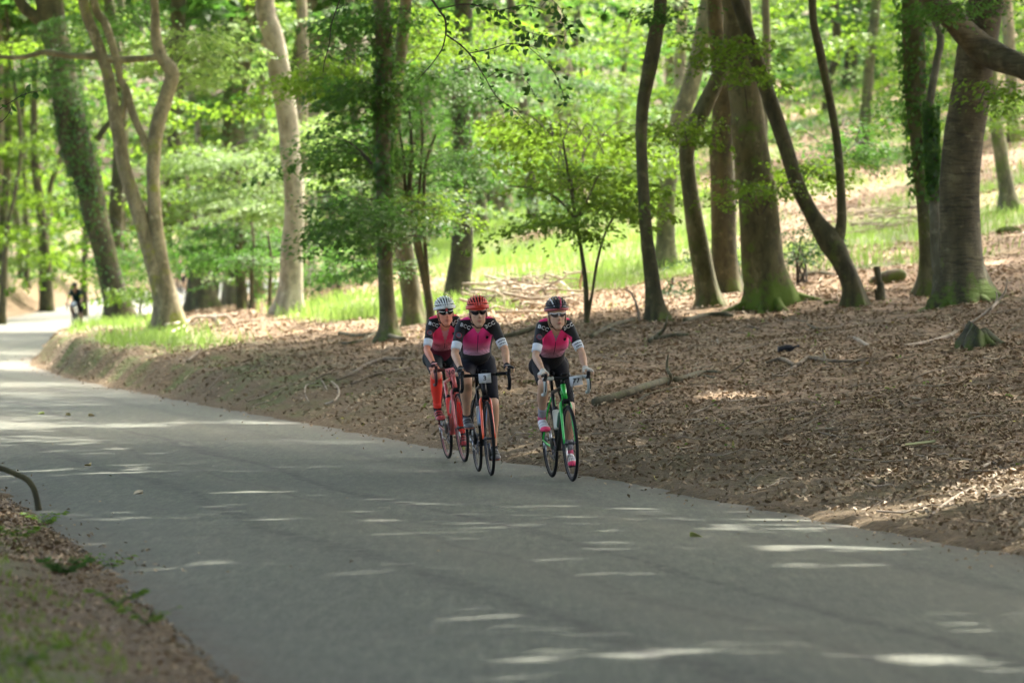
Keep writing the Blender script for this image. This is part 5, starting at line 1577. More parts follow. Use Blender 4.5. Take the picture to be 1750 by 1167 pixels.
        prt('toe_cap', [tube(toe[:, :3] + [0, .002, 0], toe[:, 3] * 1.05, 14, R2=toe[:, 4] * 1.1, ref=(1, 0, 0))], cfg['shoe2'], sho)
        prt('sole', [tube(Q2[2:-1, :3] - np.outer(Q2[2:-1, 4] * .85, [0, 0, 1]), Q2[2:-1, 3] * .92, 12, R2=np.full(len(Q2) - 3, .006), ref=(1, 0, 0))], cfg.get('sole', M_BLK), sho)
        for q in (6, 10, 13):
            prt('strap', [tube(Q2[q:q + 2, :3] + [0, 0, .001], Q2[q:q + 2, 3] * 1.04, 14, R2=Q2[q:q + 2, 4] * 1.05, ref=(1, 0, 0))], cfg.get('strap', cfg['shoe2']), sho)
    # gloves
    for s in (1, -1):
        g = Geo(); hand(g, s, .0022, .62)
        gl = voxel(g, 'glove', max(vs * .55, .0034), cfg['glove'][0], root, 2, .4)
        prt('glove_back', [ellipsoid(palm[s] + [0, -.012, .024], (.028, .032, .008))], cfg['glove'][1], gl)
        prt('glove_strap', [tube(np.array([wr[s] + [0, -.014, .004], wr[s] + [0, .006, -.003]]), .0285, 12)], cfg['glove'][0], gl)
    # helmet
    hc = H + np.array([0, -.015, .054])
    hm = cfg['helmet']
    def cap_pts(r3, n_u=28, n_v=9, low=0.0):
        V = []
        for iv in range(n_v):
            el_ = (iv / (n_v - 1)) * (math.pi / 2 - .02)
            for iu in range(n_u):
                az = 2 * math.pi * iu / n_u
                V.append([r3[0] * math.cos(el_) * math.cos(az), r3[1] * math.cos(el_) * math.sin(az), r3[2] * math.sin(el_) - .015 * (1 - math.sin(el_)) * (-math.sin(az))])
        V = np.array(V)
        i = np.arange(n_v - 1)[:, None] * n_u; j = np.arange(n_u)[None, :]
        F = np.stack([i + j, i + (j + 1) % n_u, i + n_u + (j + 1) % n_u, i + n_u + j], -1).reshape(-1, 4)
        top = np.arange(n_u)[None, :] + (n_v - 1) * n_u
        return V, [F, top]
    V, F = cap_pts((.091, .121, .090))
    hel = prt('helmet', [(V + hc, F)], hm['shell'], root)
    A, B, Cc = .099, .130, .104
    for q in range(9):                                   # ribs running front to back between the vents
        u = (q - 4) / 4
        x0 = A * .92 * math.sin(u * 1.25)
        t = np.linspace(-.08, math.pi + .02, 17)
        k = math.sqrt(max(0, 1 - (x0 / A) ** 2))
        pts = np.stack([x0 * (.45 + .55 * np.sin(np.clip(t, 0, math.pi)) ** .6) * np.ones_like(t), B * k * np.cos(t), Cc * k * np.sin(np.clip(t, 0, math.pi)) + .004], 1)
        m_ = hm['ribs'][q % len(hm['ribs'])]
        prt('rib', [tube(pts + hc, .0064, 6, R2=.011, ref=(1, 0, 0))], m_, hel)
    a = np.linspace(0, 2 * np.pi, 33)
    for (zz_, kk, rr_) in ((-.006, .99, .011), (.010, 1.0, .009), (.034, .955, .006)):
        ringp = np.stack([A * kk * np.cos(a), B * kk * np.sin(a), zz_ + .006 * np.sin(a)], 1)
        prt('rim_band', [tube(ringp + hc, rr_, 8)], hm['band'] if zz_ < .0 else hm['ribs'][0], hel)
    if hm.get('peak'):                                    # cloth cap or peak under the helmet's front
        t = np.linspace(math.pi * .14, math.pi * .86, 15)
        o1 = np.stack([.080 * np.cos(t), .098 * np.sin(t) + .004, -.004 - .004 * np.sin(t)], 1)
        o2 = np.stack([.080 * np.cos(t), (.098 + hm['peak_len']) * np.sin(t) + .004, -.012 - hm['peak_drop'] * np.sin(t)], 1)
        V = np.vstack([o1, o2, o1 - [0, 0, .003], o2 - [0, 0, .003]]) + hc
        n_ = 15; jj = np.arange(n_ - 1)
        F = [np.concatenate([np.stack([jj, jj + 1, n_ + jj + 1, n_ + jj], -1), np.stack([2 * n_ + jj, 3 * n_ + jj, 3 * n_ + jj + 1, 2 * n_ + jj + 1], -1), np.stack([n_ + jj, n_ + jj + 1, 3 * n_ + jj + 1, 3 * n_ + jj], -1)])]
        pk = prt('cap_peak', [(V, F)], hm['peak'], hel)
        if hm.get('peak_stripe'):
            yc = .100 + hm['peak_len'] * .5
            V = np.array([[-.010, .100, .003], [.010, .100, .003], [.010, .106 + hm['peak_len'], -.008 - hm['peak_drop']], [-.010, .106 + hm['peak_len'], -.008 - hm['peak_drop']]]) + hc
            V = np.vstack([V, V - [0, 0, .004]])
            prt('stripe', [(V, [np.array([[0, 1, 2, 3], [7, 6, 5, 4], [3, 2, 6, 7]])])], hm['peak_stripe'], pk, False)
    prt('chin_strap', [tube(spline(np.array([hc + [.082 * s, .01, .0], H + [.066 * s, .02, -.06], H + [.028 * s, .035, -.126], H + [0, .035, -.132]]), 4), .0035, 4) for s in (1, -1)], M_BLK, hel)
    # glasses
    G = H + np.array([0, .086, .002])
    fm = cfg['glasses']
    t = np.linspace(-1, 1, 15)
    gf = prt('glasses', [tube(np.stack([.070 * t + G[0], G[1] + .010 - .042 * t ** 2, G[2] + .017 + .004 * np.cos(t * 6)], 1), .0042, 6)] +
             [seg(G + [.068 * s, -.03, .015], H + [.078 * s, .0, .008], .003, 5) for s in (1, -1)] + [tube(np.array([G + [0, .012, .012], G + [.008, .012, -.004]]), .003, 5), tube(np.array([G + [0, .012, .012], G + [-.008, .012, -.004]]), .003, 5)], fm[0], root)
    for s in (1, -1):
        u_ = np.linspace(.10, 1, 9)
        topl = np.stack([.068 * u_ * s, .011 - .042 * u_ ** 2, .016 + 0 * u_], 1)
        botl = np.stack([.066 * u_ * s, .008 - .042 * u_ ** 2, .016 - .034 * np.sin(u_ * 2.6 + .35) ** .6], 1)
        V = np.vstack([topl, botl, topl - [0, .002, 0], botl - [0, .002, 0]]) + G
        n_ = 9; jj = np.arange(n_ - 1)
        prt('lens', [(V, [np.concatenate([np.stack([jj, jj + 1, n_ + jj + 1, n_ + jj], -1), np.stack([2 * n_ + jj, 3 * n_ + jj, 3 * n_ + jj + 1, 2 * n_ + jj + 1], -1), np.stack([n_ + jj, n_ + jj + 1, 3 * n_ + jj + 1, 3 * n_ + jj], -1)])])], fm[1], gf)
    # hair at the temples and nape
    hr = Geo()
    hr.add(*ellipsoid(H + [0, -.045, -.005], (.074, .060, .055)))
    prt('hair', [(np.concatenate(hr.V), hr.F)], plain('hair_' + cfg.get('hair', 'brown'), {'brown': (.09, .05, .03), 'grey': (.30, .28, .26), 'blond': (.30, .22, .12), 'auburn': (.25, .07, .03)}[cfg.get('hair', 'brown')], .7), root)
    if cfg.get('pony'):
        for s in (1, -1): prt('hair', [tube(spline(np.array([H + [.055 * s, -.02, .0], H + [.074 * s, -.012, -.05], H + [.066 * s, -.02, -.095]]), 4), np.linspace(.016, .008, 9), 8)], MATS['hair_' + cfg.get('hair', 'brown')], root)
    return root

def place(pxf, pxr, py, dz=0.0):
    """road contact point for the mid-wheelbase seen at that pixel"""
    px = (pxf + pxr) / 2
    d = CAMZ * FPX / (py - 481)
    for _ in range(6):
        x = d * (px - 875) / FPX
        z = float(road_h(x, d))
        d = (CAMZ - z) * FPX / (py - 481)
    return (float(x), float(d), z + .001)

PINK = (1.0, .05, .27); PINK2 = (.95, .48, .62)
J1 = jersey_mat('jersey_bright_red_pink', (1.0, .05, .16), (.12, .009, .026), (1.0, .36, .42))
J2 = jersey_mat('jersey_deep_pink', PINK, (.006, .006, .007), PINK2)
J3 = jersey_mat('jersey_deep_pink_fade', (1.0, .045, .22), (.006, .006, .007), (.9, .45, .55))
SK1, SK2, SK3 = skin_mat('skin_red_cast', (.72, .27, .16)), skin_mat('skin_fair', (.58, .33, .20)), skin_mat('skin_light', (.55, .33, .21))  # first skin carries the red light on that rider in its colour
RED = plain('helmet_orange_red', (.72, .06, .035), .35, coat=.3)
WHT = plain('helmet_white', (.75, .77, .74), .35, coat=.3)
HBK = plain('helmet_black', (.008, .009, .013), .35, coat=.25)
HIN = plain('helmet_inner_black', (.008, .008, .009), .8)
HPK = plain('helmet_pink', (.75, .10, .20), .35)
HSV = plain('helmet_silver', (.5, .52, .56), .35)
DLENS = plain('dark_lens', (.012, .01, .012), .12, coat=.5)
CLENS = plain('smoky_lens', (.10, .07, .065), .15, coat=.5)
LYC = plain('black_lycra', (.006, .006, .008), .75, noise=.25, scale=12)
LYC_T = plain('dark_teal_lycra', (.009, .016, .018), .75, noise=.25, scale=12)
LYC_N = plain('black_lycra_navy', (.006, .007, .013), .75, noise=.3, scale=12)
NEON = plain('neon_coral', (1.0, .06, .035), .6)

loc = place(795, 766, 786.5)
A1, L1_ = math.radians(10), math.radians(6.0)
C1 = plain('frame_dusty_coral', (.70, .13, .12), .35, coat=.4); C1b = plain('frame_dark_maroon', (.16, .03, .03), .4)
build_bike('coral red racing bicycle with number 10 card, ridden by the cyclist in the white helmet', loc, A1, L1_, (C1, C1b, C1, C1b), '10', 'coral', .035, crank=58, bw=.195, tape=plain('tape_maroon', (.09, .014, .016), .6), hood=plain('hood_maroon', (.05, .012, .014), .6), bottle=plain('bottle_green_grey', (.20, .24, .17), .4), bottle2=plain('bottle_red', (.8, .07, .05), .4))
build_person('cyclist in white helmet, red-pink jersey and neon coral leg warmers, leftmost of the three', loc, A1, L1_, dict(
    skin=SK1, jersey=J1, build=.96, bust=1, crank=58, bw=.195, shorts=LYC_T, calf=NEON, sock=(NEON, plain('sock_dark', (.03, .01, .012), .8)), shoe=plain('shoe_dark_maroon', (.04, .012, .014), .4), shoe2=plain('shoe_red_trim', (.45, .05, .05), .4),
    glove=(plain('glove_dark_maroon', (.04, .015, .018), .7), plain('glove_pale_pink', (.75, .35, .36), .7)), head=(0.0, .725, 1.445),
    helmet=dict(shell=HIN, ribs=[WHT], band=WHT, peak=plain('cap_black', (.02, .015, .016), .7), peak_len=.018, peak_drop=.022, peak_stripe=plain('cap_red_stripe', (.65, .08, .08), .7)),
    glasses=(plain('glasses_white', (.75, .73, .66), .35), DLENS), under=plain('undershirt_pink', (.75, .30, .32), .8), neck_v=(1.15, .30), under_top=1.285, hair='brown', badge=(.5, .08, .12)))

loc = place(840, 818, 809.5)
A2, L2_ = math.radians(7), math.radians(3.6)
build_bike('black racing bicycle with bright orange-red fork and number 3 card', loc, A2, L2_, (M_BLK, M_BLK, plain('fork_orange_red', (.95, .10, .02), .35, coat=.4), plain('rim_black', (.02, .02, .02), .4)), '3', 'white', 0, crank=68, bw=.21, bottle=plain('bottle_blue', (.12, .25, .50), .4), bottle2=plain('bottle_clear_grey', (.35, .38, .38), .4))
build_person('broad cyclist in orange-red ribbed helmet and white necklace, middle of the three', loc, A2, L2_, dict(
    skin=SK2, jersey=J2, build=1.1, belly=1, leg=1.04, arm=1.06, crank=68, bw=.21, shorts=LYC_N, sock=(plain('sock_black', (.02, .02, .022), .8), MATS['sock_black'] if 'sock_black' in MATS else M_BLK),
    sock_rng=(34, 40), shoe=plain('shoe_black', (.03, .032, .034), .35), shoe2=plain('shoe_grey_trim', (.12, .12, .125), .35), sole=plain('sole_orange', (.5, .12, .06), .5),
    glove=(M_BLK, plain('glove_grey', (.22, .20, .20), .7)), head=(0, .725, 1.458), head_s=1.04,
    helmet=dict(shell=HIN, ribs=[RED], band=RED, peak=RED, peak_len=.022, peak_drop=.012),
    glasses=(plain('glasses_dark', (.03, .015, .02), .3), DLENS), neck_v=(1.275, .7), necklace=True, hair='auburn', badge=(.12, .16, .22)))

loc = place(979, 943, 819)
A3, L3_ = math.radians(10), math.radians(3.6)
GRN = plain('frame_bright_green', (.02, .50, .06), .3, coat=.5); GRD = plain('frame_black_green', (.02, .025, .022), .35, coat=.3)
build_bike('black and bright green racing bicycle with number 77 card, rightmost of the three', loc, A3, L3_, (GRD, GRN, GRN, plain('rim_black', (.02, .02, .02), .4)), '77', 'white', -.095, crank=78, bw=.19, head_tube=GRN, bottle=plain('bottle_dark_green', (.02, .10, .05), .4), bottle2=plain('bottle_cream', (.6, .6, .5), .4), tape=plain('tape_pale_grey', (.42, .44, .40), .6), hood=M_BLK)
build_person('cyclist in black helmet with pink streaks and white pink shoes, rightmost of the three', loc, A3, L3_, dict(
    skin=SK3, jersey=J3, build=.93, bust=1, crank=78, bw=.19, strap=plain('shoe_strap_grey', (.5, .48, .5), .4), shorts=LYC, leg=.92, leg_band=None, side_stripe=M_WHITE, sock=(plain('sock_grey', (.30, .28, .29), .8), plain('sock_pink', (.65, .10, .18), .8)), sock_rng=(29, 40),
    shoe=plain('shoe_white', (.70, .68, .68), .35), shoe2=plain('shoe_hot_pink', (.85, .05, .15), .35),
    glove=(plain('glove_offwhite', (.58, .54, .46), .7), plain('glove_offwhite_back', (.62, .60, .54), .7)), head=(0, .725, 1.452),
    helmet=dict(shell=HBK, ribs=[HBK, HBK, HBK, HPK, HBK, HBK, HSV, HBK, HBK], band=plain('helmet_band_dusty_red', (.40, .08, .09), .4)),
    glasses=(WHT, CLENS), neck_v=(1.225, .42), under=plain('undershirt_grey', (.35, .33, .31), .8), under_top=1.29, hair='blond', pony=True, badge=(.5, .10, .2)))

# two riders far up the road
def far_pt(px, d):
    x = d * (px - 875) / FPX
    return (float(x), float(d), float(road_h(x, d)) + .001)
loc = far_pt(131, 155)
build_bike('distant dark bicycle with white card, coming round the bend', loc, math.radians(-4), 0.02, (M_BLK, M_BLK, M_DMETAL, M_BLK), None, crank=80, detail=False)
build_person('distant cyclist in dark green top with one yellow sleeve, coming round the bend', loc, math.radians(-4), 0.02, dict(voxel=.012, prints=False,
    skin=SK2, jersey=plain('jersey_dark_green', (.01, .035, .035), .7), shorts=LYC, cuff=plain('cuff_yellow', (.60, .62, .05), .7), sock=None, shoe=M_WHITE, shoe2=M_BLK, glove=(M_BLK, M_BLK),
    helmet=dict(shell=HBK, ribs=[HBK], band=HBK), glasses=(M_BLK, DLENS), crank=80))
prt('number_card', [box(np.array([0, .47, .95]), (.16, .004, .16))], M_CARD, [o for o in bpy.data.objects if o.name.startswith('bicycle') and o.get('label', '').startswith('distant dark bicycle with white')][0], False)
loc = far_pt(309, 228)
build_bike('very distant bicycle half hidden behind the forked tan beech', loc, math.radians(-14), 0.02, (M_BLK, M_BLK, M_DMETAL, M_BLK), None, crank=30, detail=False)
build_person('very distant cyclist with maroon helmet half hidden behind the forked tan beech', loc, math.radians(-14), 0.02, dict(voxel=.012, prints=False,
    skin=SK3, jersey=plain('jersey_grey_green', (.12, .14, .13), .7), shorts=LYC, sock=None, shoe=M_WHITE, shoe2=M_BLK, glove=(M_BLK, M_BLK),
    helmet=dict(shell=plain('helmet_maroon', (.18, .02, .03), .4), ribs=[plain('helmet_maroon', (.18, .02, .03), .4)], band=plain('helmet_maroon', (.18, .02, .03), .4)), glasses=(M_BLK, DLENS), crank=30))
# ------------------------------------------------------------------ dead wood and small things on the ground
DEAD = bark_mat('bark_dead_brown', (.11, .085, .055), (.22, .17, .11), .1)
DEADG = bark_mat('bark_dead_greenish', (.07, .064, .032), (.13, .115, .06), .35)
BLEACH = bark_mat('bark_bleached', (.38, .31, .23), (.62, .53, .42), .0)
BLEACH2 = bark_mat('bark_weathered', (.24, .19, .13), (.42, .34, .25), .05)
def gpt(px, py, lift=0.0, d=None):
    q = on_ground(px, py, d)
    return q + [0, 0, lift]
def branch(name, label, cat, paths, mat, seed=0, lift=.02, group=None, parent=None, knots=True, d=None):
    """fallen branch: paths of (px, py, diameter in px[, height above ground m]) laid on the slope"""
    r = np.random.default_rng(seed)
    rows0 = paths[0]
    base = gpt(rows0[0][0], rows0[0][1], 0, d)
    root = empty(name, base.tolist()); tag(root, label, cat, group)
    for k, rows in enumerate(paths):
        Pp, R = [], []
        for row in rows:
            h = row[3] if len(row) > 3 else lift
            dd = d
            if h > .1:                      # a raised point: same distance as the branch's foot
                dd = base[1]
                q = P(row[0], row[1], dd)
            else:
                q = gpt(row[0], row[1], 0, dd)
                rad = row[2] * .5 * q[1] / FPX
                q = q + [0, 0, h + rad * .6]
            Pp.append(q); R.append(row[2] * .5 * q[1] / FPX)
        V, F = limb_tube(np.array(Pp), np.array(R), -99, 0, seed=seed + k, sides=9, per=6)
        mk('branch' if k == 0 else 'side_branch', V - base, F, mat, root, True, {'v': np.full(len(V), 2.0)})
    return root
branch('fallen_log', 'long straight fallen log with side twigs lying right of the black-helmeted cyclist', 'log', [
    [(1016, 697, 15), (1050, 686, 14), (1090, 672, 13), (1130, 662, 12), (1165, 652, 9), (1200, 642, 7), (1232, 640, 4)],
    [(1143, 662, 6), (1147, 645, 6, .2), (1140, 628, 5, .3), (1142, 605, 2, .4)],
    [(1165, 655, 5), (1195, 646, 4), (1225, 650, 3)],
    [(1082, 697, 4), (1110, 678, 4), (1140, 670, 3), (1165, 664, 2)]], DEADG, 1)
branch('fallen_branch', 'wavy fallen branch lying across the middle of the litter slope', 'branch', [
    [(1310, 625, 6), (1338, 620, 8), (1360, 630, 7), (1382, 618, 8), (1420, 622, 6), (1460, 622, 5), (1485, 620, 3)],
    [(1360, 630, 5), (1340, 640, 3), (1320, 646, 2)],
    [(1412, 620, 4), (1408, 605, 4, .15), (1406, 596, 2, .2)]], DEAD, 2)
branch('fallen_branch', 'thin curved branch rising from the litter beside the mossy stump', 'branch', [
    [(1545, 594, 4), (1580, 590, 6), (1620, 580, 7), (1655, 562, 7), (1685, 535, 6, .3), (1705, 515, 5, .4), (1717, 500, 4, .5), (1722, 478, 2, .6)],
    [(1700, 520, 3, .35), (1704, 508, 3, .4), (1702, 498, 2, .5)]], BLEACH2, 3)
branch('fallen_branch', 'short dark branch sticking up in front of the thin sinuous trunk', 'branch', [
    [(1110, 590, 7), (1125, 578, 7), (1136, 560, 5, .15), (1141, 540, 3, .3)], [(1118, 585, 6), (1150, 578, 6), (1176, 577, 5)]], DEADG, 4)
branch('fallen_branch', 'mossy log lying between the sinuous trunk and the mossy-footed trunk', 'branch', [
    [(1170, 552, 7), (1200, 545, 8), (1235, 542, 8), (1252, 544, 5)]], DEADG, 5)
branch('fallen_branch', 'thin arched branch at the far side of the litter, beside the mossy-footed trunk', 'branch', [
    [(1365, 478, 4), (1385, 472, 5), (1410, 471, 5), (1432, 474, 3)]], DEADG, 6)
branch('fallen_branch', 'low branch reaching over the bank to the left of the cyclist in the white helmet', 'branch', [
    [(690, 585, 8), (650, 575, 7), (610, 578, 6), (580, 572, 5)], [(640, 576, 5), (600, 590, 5), (560, 588, 3)]], DEADG, 7)
branch('fallen_branch', 'branched dead limb lying on the shaded bank left of the red bicycle', 'branch', [
    [(575, 655, 4), (600, 645, 6), (625, 630, 7), (650, 620, 7), (690, 617, 5)], [(600, 660, 4), (630, 650, 5), (665, 640, 5), (700, 632, 3)], [(540, 655, 4), (560, 645, 4), (580, 640, 3)]], DEAD, 8)
branch('fallen_branch', 'pale curled twig hooked on the shaded bank, left of the dead limb', 'branch', [
    [(556, 694, 3), (571, 689, 4), (579, 679, 4), (577, 668, 3.5), (566, 655, 2)], [(528, 690, 2), (521, 676, 2.5), (524, 664, 2.5), (540, 657, 2)], [(560, 672, 2), (552, 657, 2.5), (545, 650, 2)]], BLEACH2, 9)
branch('fallen_branch', 'dark sagging branch behind the shoulders of the middle cyclist', 'branch', [
    [(862, 580, 7), (900, 570, 9), (935, 558, 8), (965, 552, 5)]], DEADG, 10)
branch('fallen_branch', 'dark branch lying uphill to the right of the forked sapling', 'branch', [
    [(1010, 580, 8), (1040, 566, 9), (1065, 556, 8), (1085, 552, 5)], [(1040, 566, 5), (1060, 572, 3)]], DEADG, 11)
branch('fallen_branch', 'pale bent dead twig standing right of the forked sapling', 'branch', [
    [(1092, 552, 5), (1090, 530, 5, .3), (1084, 512, 4, .4), (1078, 500, 4, .5), (1068, 494, 3, .6)]], BLEACH2, 12)
for q, (rows, lab) in enumerate([
    ([(1180, 712, 3), (1210, 700, 4), (1245, 685, 3)], 'thin twig lying just above the long fallen log'),
    ([(1040, 728, 3), (1070, 716, 4), (1110, 702, 3), (1135, 690, 2)], 'pale twig lying below the long fallen log'),
    ([(1250, 640, 4), (1270, 620, 3, .2), (1268, 610, 2, .25)], 'short upright twig in the middle of the litter'),
    ([(1500, 760, 3), (1530, 748, 3), (1570, 742, 2)], 'thin twig lying in the litter below the mossy stump'),
    ([(1400, 745, 3), (1440, 752, 3), (1470, 748, 2)], 'faint twig lying in the litter below the wavy branch'),
    ([(1250, 570, 4), (1275, 562, 5), (1300, 566, 3)], 'stick lying in front of the mossy-footed trunk'),
    ([(1380, 560, 4), (1400, 566, 5), (1440, 562, 3)], 'stick lying in front of the forked beech foot'),
    ([(320, 622, 5), (332, 612, 6), (345, 604, 4)], 'small dark root sticking out of the far bank'),
    ([(1585, 893, 3), (1610, 872, 5), (1640, 852, 5), (1670, 838, 4)], 'pale sun streak shaped as a stick on the near right verge'),  # stick put in where a sun streak lies on the ground
    ([(1670, 808, 4), (1690, 800, 6), (1702, 797, 4)], 'pinkish broken stick near the right edge, above the pale sun streak')]):
    branch('twig', lab, 'twig', [rows], DEAD if q not in (8, 9) else BLEACH2, 30 + q)
# bleached dead boughs at the foot of the forked tan beech
branch('dead_bough', 'bleached bare dead bough lying on the sunlit litter beside the forked tan beech', 'branch', [
    [(270, 560, 4), (300, 558, 6), (325, 552, 6), (345, 548, 4)],
    [(318, 575, 3, .05), (322, 556, 5, .12), (335, 543, 6, .3), (365, 541, 5, .35), (382, 539, 4, .4)],
    [(344, 560, 3, .12), (342, 548, 4, .2), (338, 543, 4, .3)],
    [(366, 541, 7, .35), (374, 555, 9, .2), (392, 558, 7, .2), (396, 552, 6, .25), (390, 542, 6, .35), (382, 538, 4, .4)],
    [(392, 558, 6, .2), (390, 580, 4, .12)], [(374, 555, 5, .2), (360, 562, 4, .12), (345, 566, 3, .1)],
    [(290, 572, 3, .02), (312, 566, 4, .05), (340, 562, 3, .1)]], BLEACH, 50)
# heap of brushwood: many dead sticks
r = np.random.default_rng(55)
root = empty('brushwood_heap', gpt(895, 520).tolist()); b0 = np.array(root.location)
tag(root, 'tangled heap of dead bleached brushwood behind and between the cyclists', 'brushwood')
for q in range(150):
    px = 895 + r.normal(0, 48); py = 519 + r.normal(0, 12) - (px - 895) * .04
    q0 = gpt(float(np.clip(px, 790, 1000)), float(np.clip(py, 492, 548)))
    a = r.normal(0, .9) if r.random() < .6 else r.uniform(-3, 3)
    L = r.uniform(.4, 1.6)
    dv = np.array([math.cos(a), math.sin(a) * .8, r.normal(0, .13)]) * L
    t = np.linspace(-.5, .5, 5)[:, None]
    pts = q0 + dv * t + np.array([0, 0, 1]) * (r.uniform(.03, .34) + .05 * np.sin(t * 6 + r.uniform(0, 6))) + rand_unit(5, r) * [.09, .09, .06] * L
    V, F = tube(spline(pts, 3), np.linspace(1, .3, 13) * r.uniform(.008, .028), 6)
    mk('stick', V - b0, F, BLEACH2 if r.random() < .62 else (BLEACH if r.random() < .5 else DEAD), root, True, {'v': np.full(len(V), 2.)})
root = empty('brushwood_heap', gpt(1530, 395).tolist()); b0 = np.array(root.location)
tag(root, 'thin heap of grey brushwood on the grass between forked beech and ivy trunk', 'brushwood')
for q in range(36):
    q0 = gpt(1520 + r.normal(0, 36), 392 + r.normal(0, 8))
    a = r.normal(0, .7); L = r.uniform(.6, 2.2); dv = np.array([math.cos(a), math.sin(a), r.normal(.05, .1)]) * L
    t = np.linspace(-.5, .5, 5)[:, None]
    pts = q0 + dv * t + [0, 0, r.uniform(.05, .35)] + rand_unit(5, r) * .05 * L
    V, F = tube(spline(pts, 3), np.linspace(1, .35, 13) * r.uniform(.01, .022), 5)
    mk('stick', V - b0, F, BLEACH2 if r.random() < .5 else DEAD, root, True, {'v': np.full(len(V), 2.)})
# stump with roots
c = gpt(1672, 590); root = empty('tree_stump', c.tolist()); tag(root, 'low weathered mossy stump with clawing roots on the right of the litter slope', 'stump')
STUMP = bark_mat('bark_old_stump', (.040, .042, .022), (.09, .088, .05), .5)
sc = c[1] / FPX
def stump_r(i, th): return 1 + .20 * np.sin(3 * th[None] + .7) + .16 * np.sin(7 * th[None] + i[:, None] * .5) + .10 * np.sin(11 * th[None] + i[:, None])
V, F = tube(np.array([[0, 0, -.1], [0, 0, .04], [.0, 0, .10], [.02, 0, .17], [.03, 0, .13]]), np.array([36, 32, 26, 21, 10]) * sc, 26, rfun=stump_r)
mk('stump_body', V, F, STUMP, root, True, {'v': np.full(len(V), .6)})
for a, L in ((-.2, 46), (-1.0, 36), (-1.8, 30), (-2.6, 34), (.5, 40), (2.8, 26)):
    t = np.linspace(0, 1, 7)
    x = np.cos(a + .3 * t) * (8 + t * L) * sc; y = np.sin(a + .3 * t) * (8 + t * L) * sc
    z = land(x + c[0], y + c[1]) - c[2] + .15 * (1 - t) ** 1.6 - .015
    V, F = tube(np.stack([x, y, z], 1), (9 * (1 - t) ** .8 + 1.5) * sc, 8, rfun=lambda i, th: 1 + .12 * np.sin(4 * th[None] + i[:, None]))
    mk('root', V, F, STUMP, root, True, {'v': np.full(len(V), .6)})
# snapped post and the rotten log behind it
c = gpt(1507, 513); root = empty('broken_post', c.tolist()); tag(root, 'short broken leaning post standing beside the forked beech', 'post')
sc = c[1] / FPX
V, F = limb_tube(np.array([[0, 0, -.1], [-.02, 0, .2], [-5 * sc, 0, 30 * sc], [-8 * sc, 0, 50 * sc], [-9 * sc, 0, 57 * sc]]), np.array([8, 7, 6, 6, 4.5]) * sc, -9, 0, seed=3, sides=9)
mk('post', V, F, DEADG, root, True, {'v': np.full(len(V), .8)})
V, F = limb_tube(np.array([[-.06, 0, -.05], [-9 * sc, 0, 10 * sc], [-12 * sc, 0, 18 * sc]]), np.array([4, 3.5, 2]) * sc, -9, 0, seed=4, sides=7)
mk('splinter', V, F, DEADG, root, True, {'v': np.full(len(V), .8)})
c = gpt(1518, 484); root = empty('rotten_log', c.tolist()); tag(root, 'dark rotten mossy log end lying behind the broken post', 'log')
sc = c[1] / FPX
V, F = limb_tube(np.array([[-30 * sc, .1, -.02], [-16 * sc, .05, .03], [2 * sc, 0, .07], [22 * sc, -.1, .11], [26 * sc, -.1, .11]]), np.array([6, 11, 13, 11, 5]) * sc, -9, 0, seed=6, sides=12)
mk('log', V, F, bark_mat('bark_rotten', (.05, .04, .025), (.11, .085, .05), .5), root, True, {'v': np.full(len(V), .4)})
# small odd things on the litter
c = gpt(1347, 602); root = empty('litter_glove', c.tolist()); tag(root, 'dropped black crumpled glove on the leaves above the wavy branch', 'glove')
g = Geo()
g.add(*ellipsoid((0, 0, .05), (.075, .05, .045))); g.add(*tube(np.array([[-.05, 0, .04], [-.12, 0, .03]]), np.array([.045, .04]), 10))
for q in range(4):
    g.add(*tube(np.array([[.05, -.02 + .013 * q, .05], [.10, -.03 + .02 * q, .075], [.14, -.035 + .022 * q, .065 + .008 * q]]), .011, 6))
g.add(*tube(np.array([[.0, -.04, .05], [.04, -.07, .06], [.07, -.08, .04]]), .012, 6))
o = voxel(g, 'glove_body', .008, plain('black_glove_cloth', (.02, .021, .025), .75), root, 3, .5)
prt('glove_cuff', [tube(np.array([[-.115, 0, .03], [-.13, 0, .03]]), .042, 12)], plain('glove_cuff_grey', (.06, .062, .07), .7), root)
c = gpt(1472, 595); root = empty('wood_chip', c.tolist()); tag(root, 'bright pale split piece of wood lying in the litter above the wavy branch', 'wood')
V, F = tube(np.array([[-.10, 0, .13], [-.03, -.05, .09], [.08, -.1, .025]]), np.array([.016, .026, .02]), 6)
mk('split_wood', V, F, BLEACH, root, False, {'v': np.full(len(V), 2.)})
c = gpt(1573, 768); root = empty('pale_leaf', c.tolist()); tag(root, 'large pale yellowish leaf lying in the near litter at the right', 'leaf')
t = np.linspace(0, 1, 9); wv = .045 * np.sin(t * np.pi) ** .7
L1 = np.stack([t * .26 - .13, -wv, .03 + .03 * t], 1); L2 = np.stack([t * .26 - .13, wv, .045 + .03 * t], 1); L0 = np.stack([t * .26 - .13, 0 * t, .02 + .03 * t], 1)
V = np.vstack([L1, L0, L2]); jj = np.arange(8)
mk('leaf_blade', V, [np.concatenate([np.stack([jj, jj + 1, 9 + jj + 1, 9 + jj], -1), np.stack([9 + jj, 9 + jj + 1, 18 + jj + 1, 18 + jj], -1)])], plain('pale_yellow_leaf', (.42, .40, .20), .6), root, True)
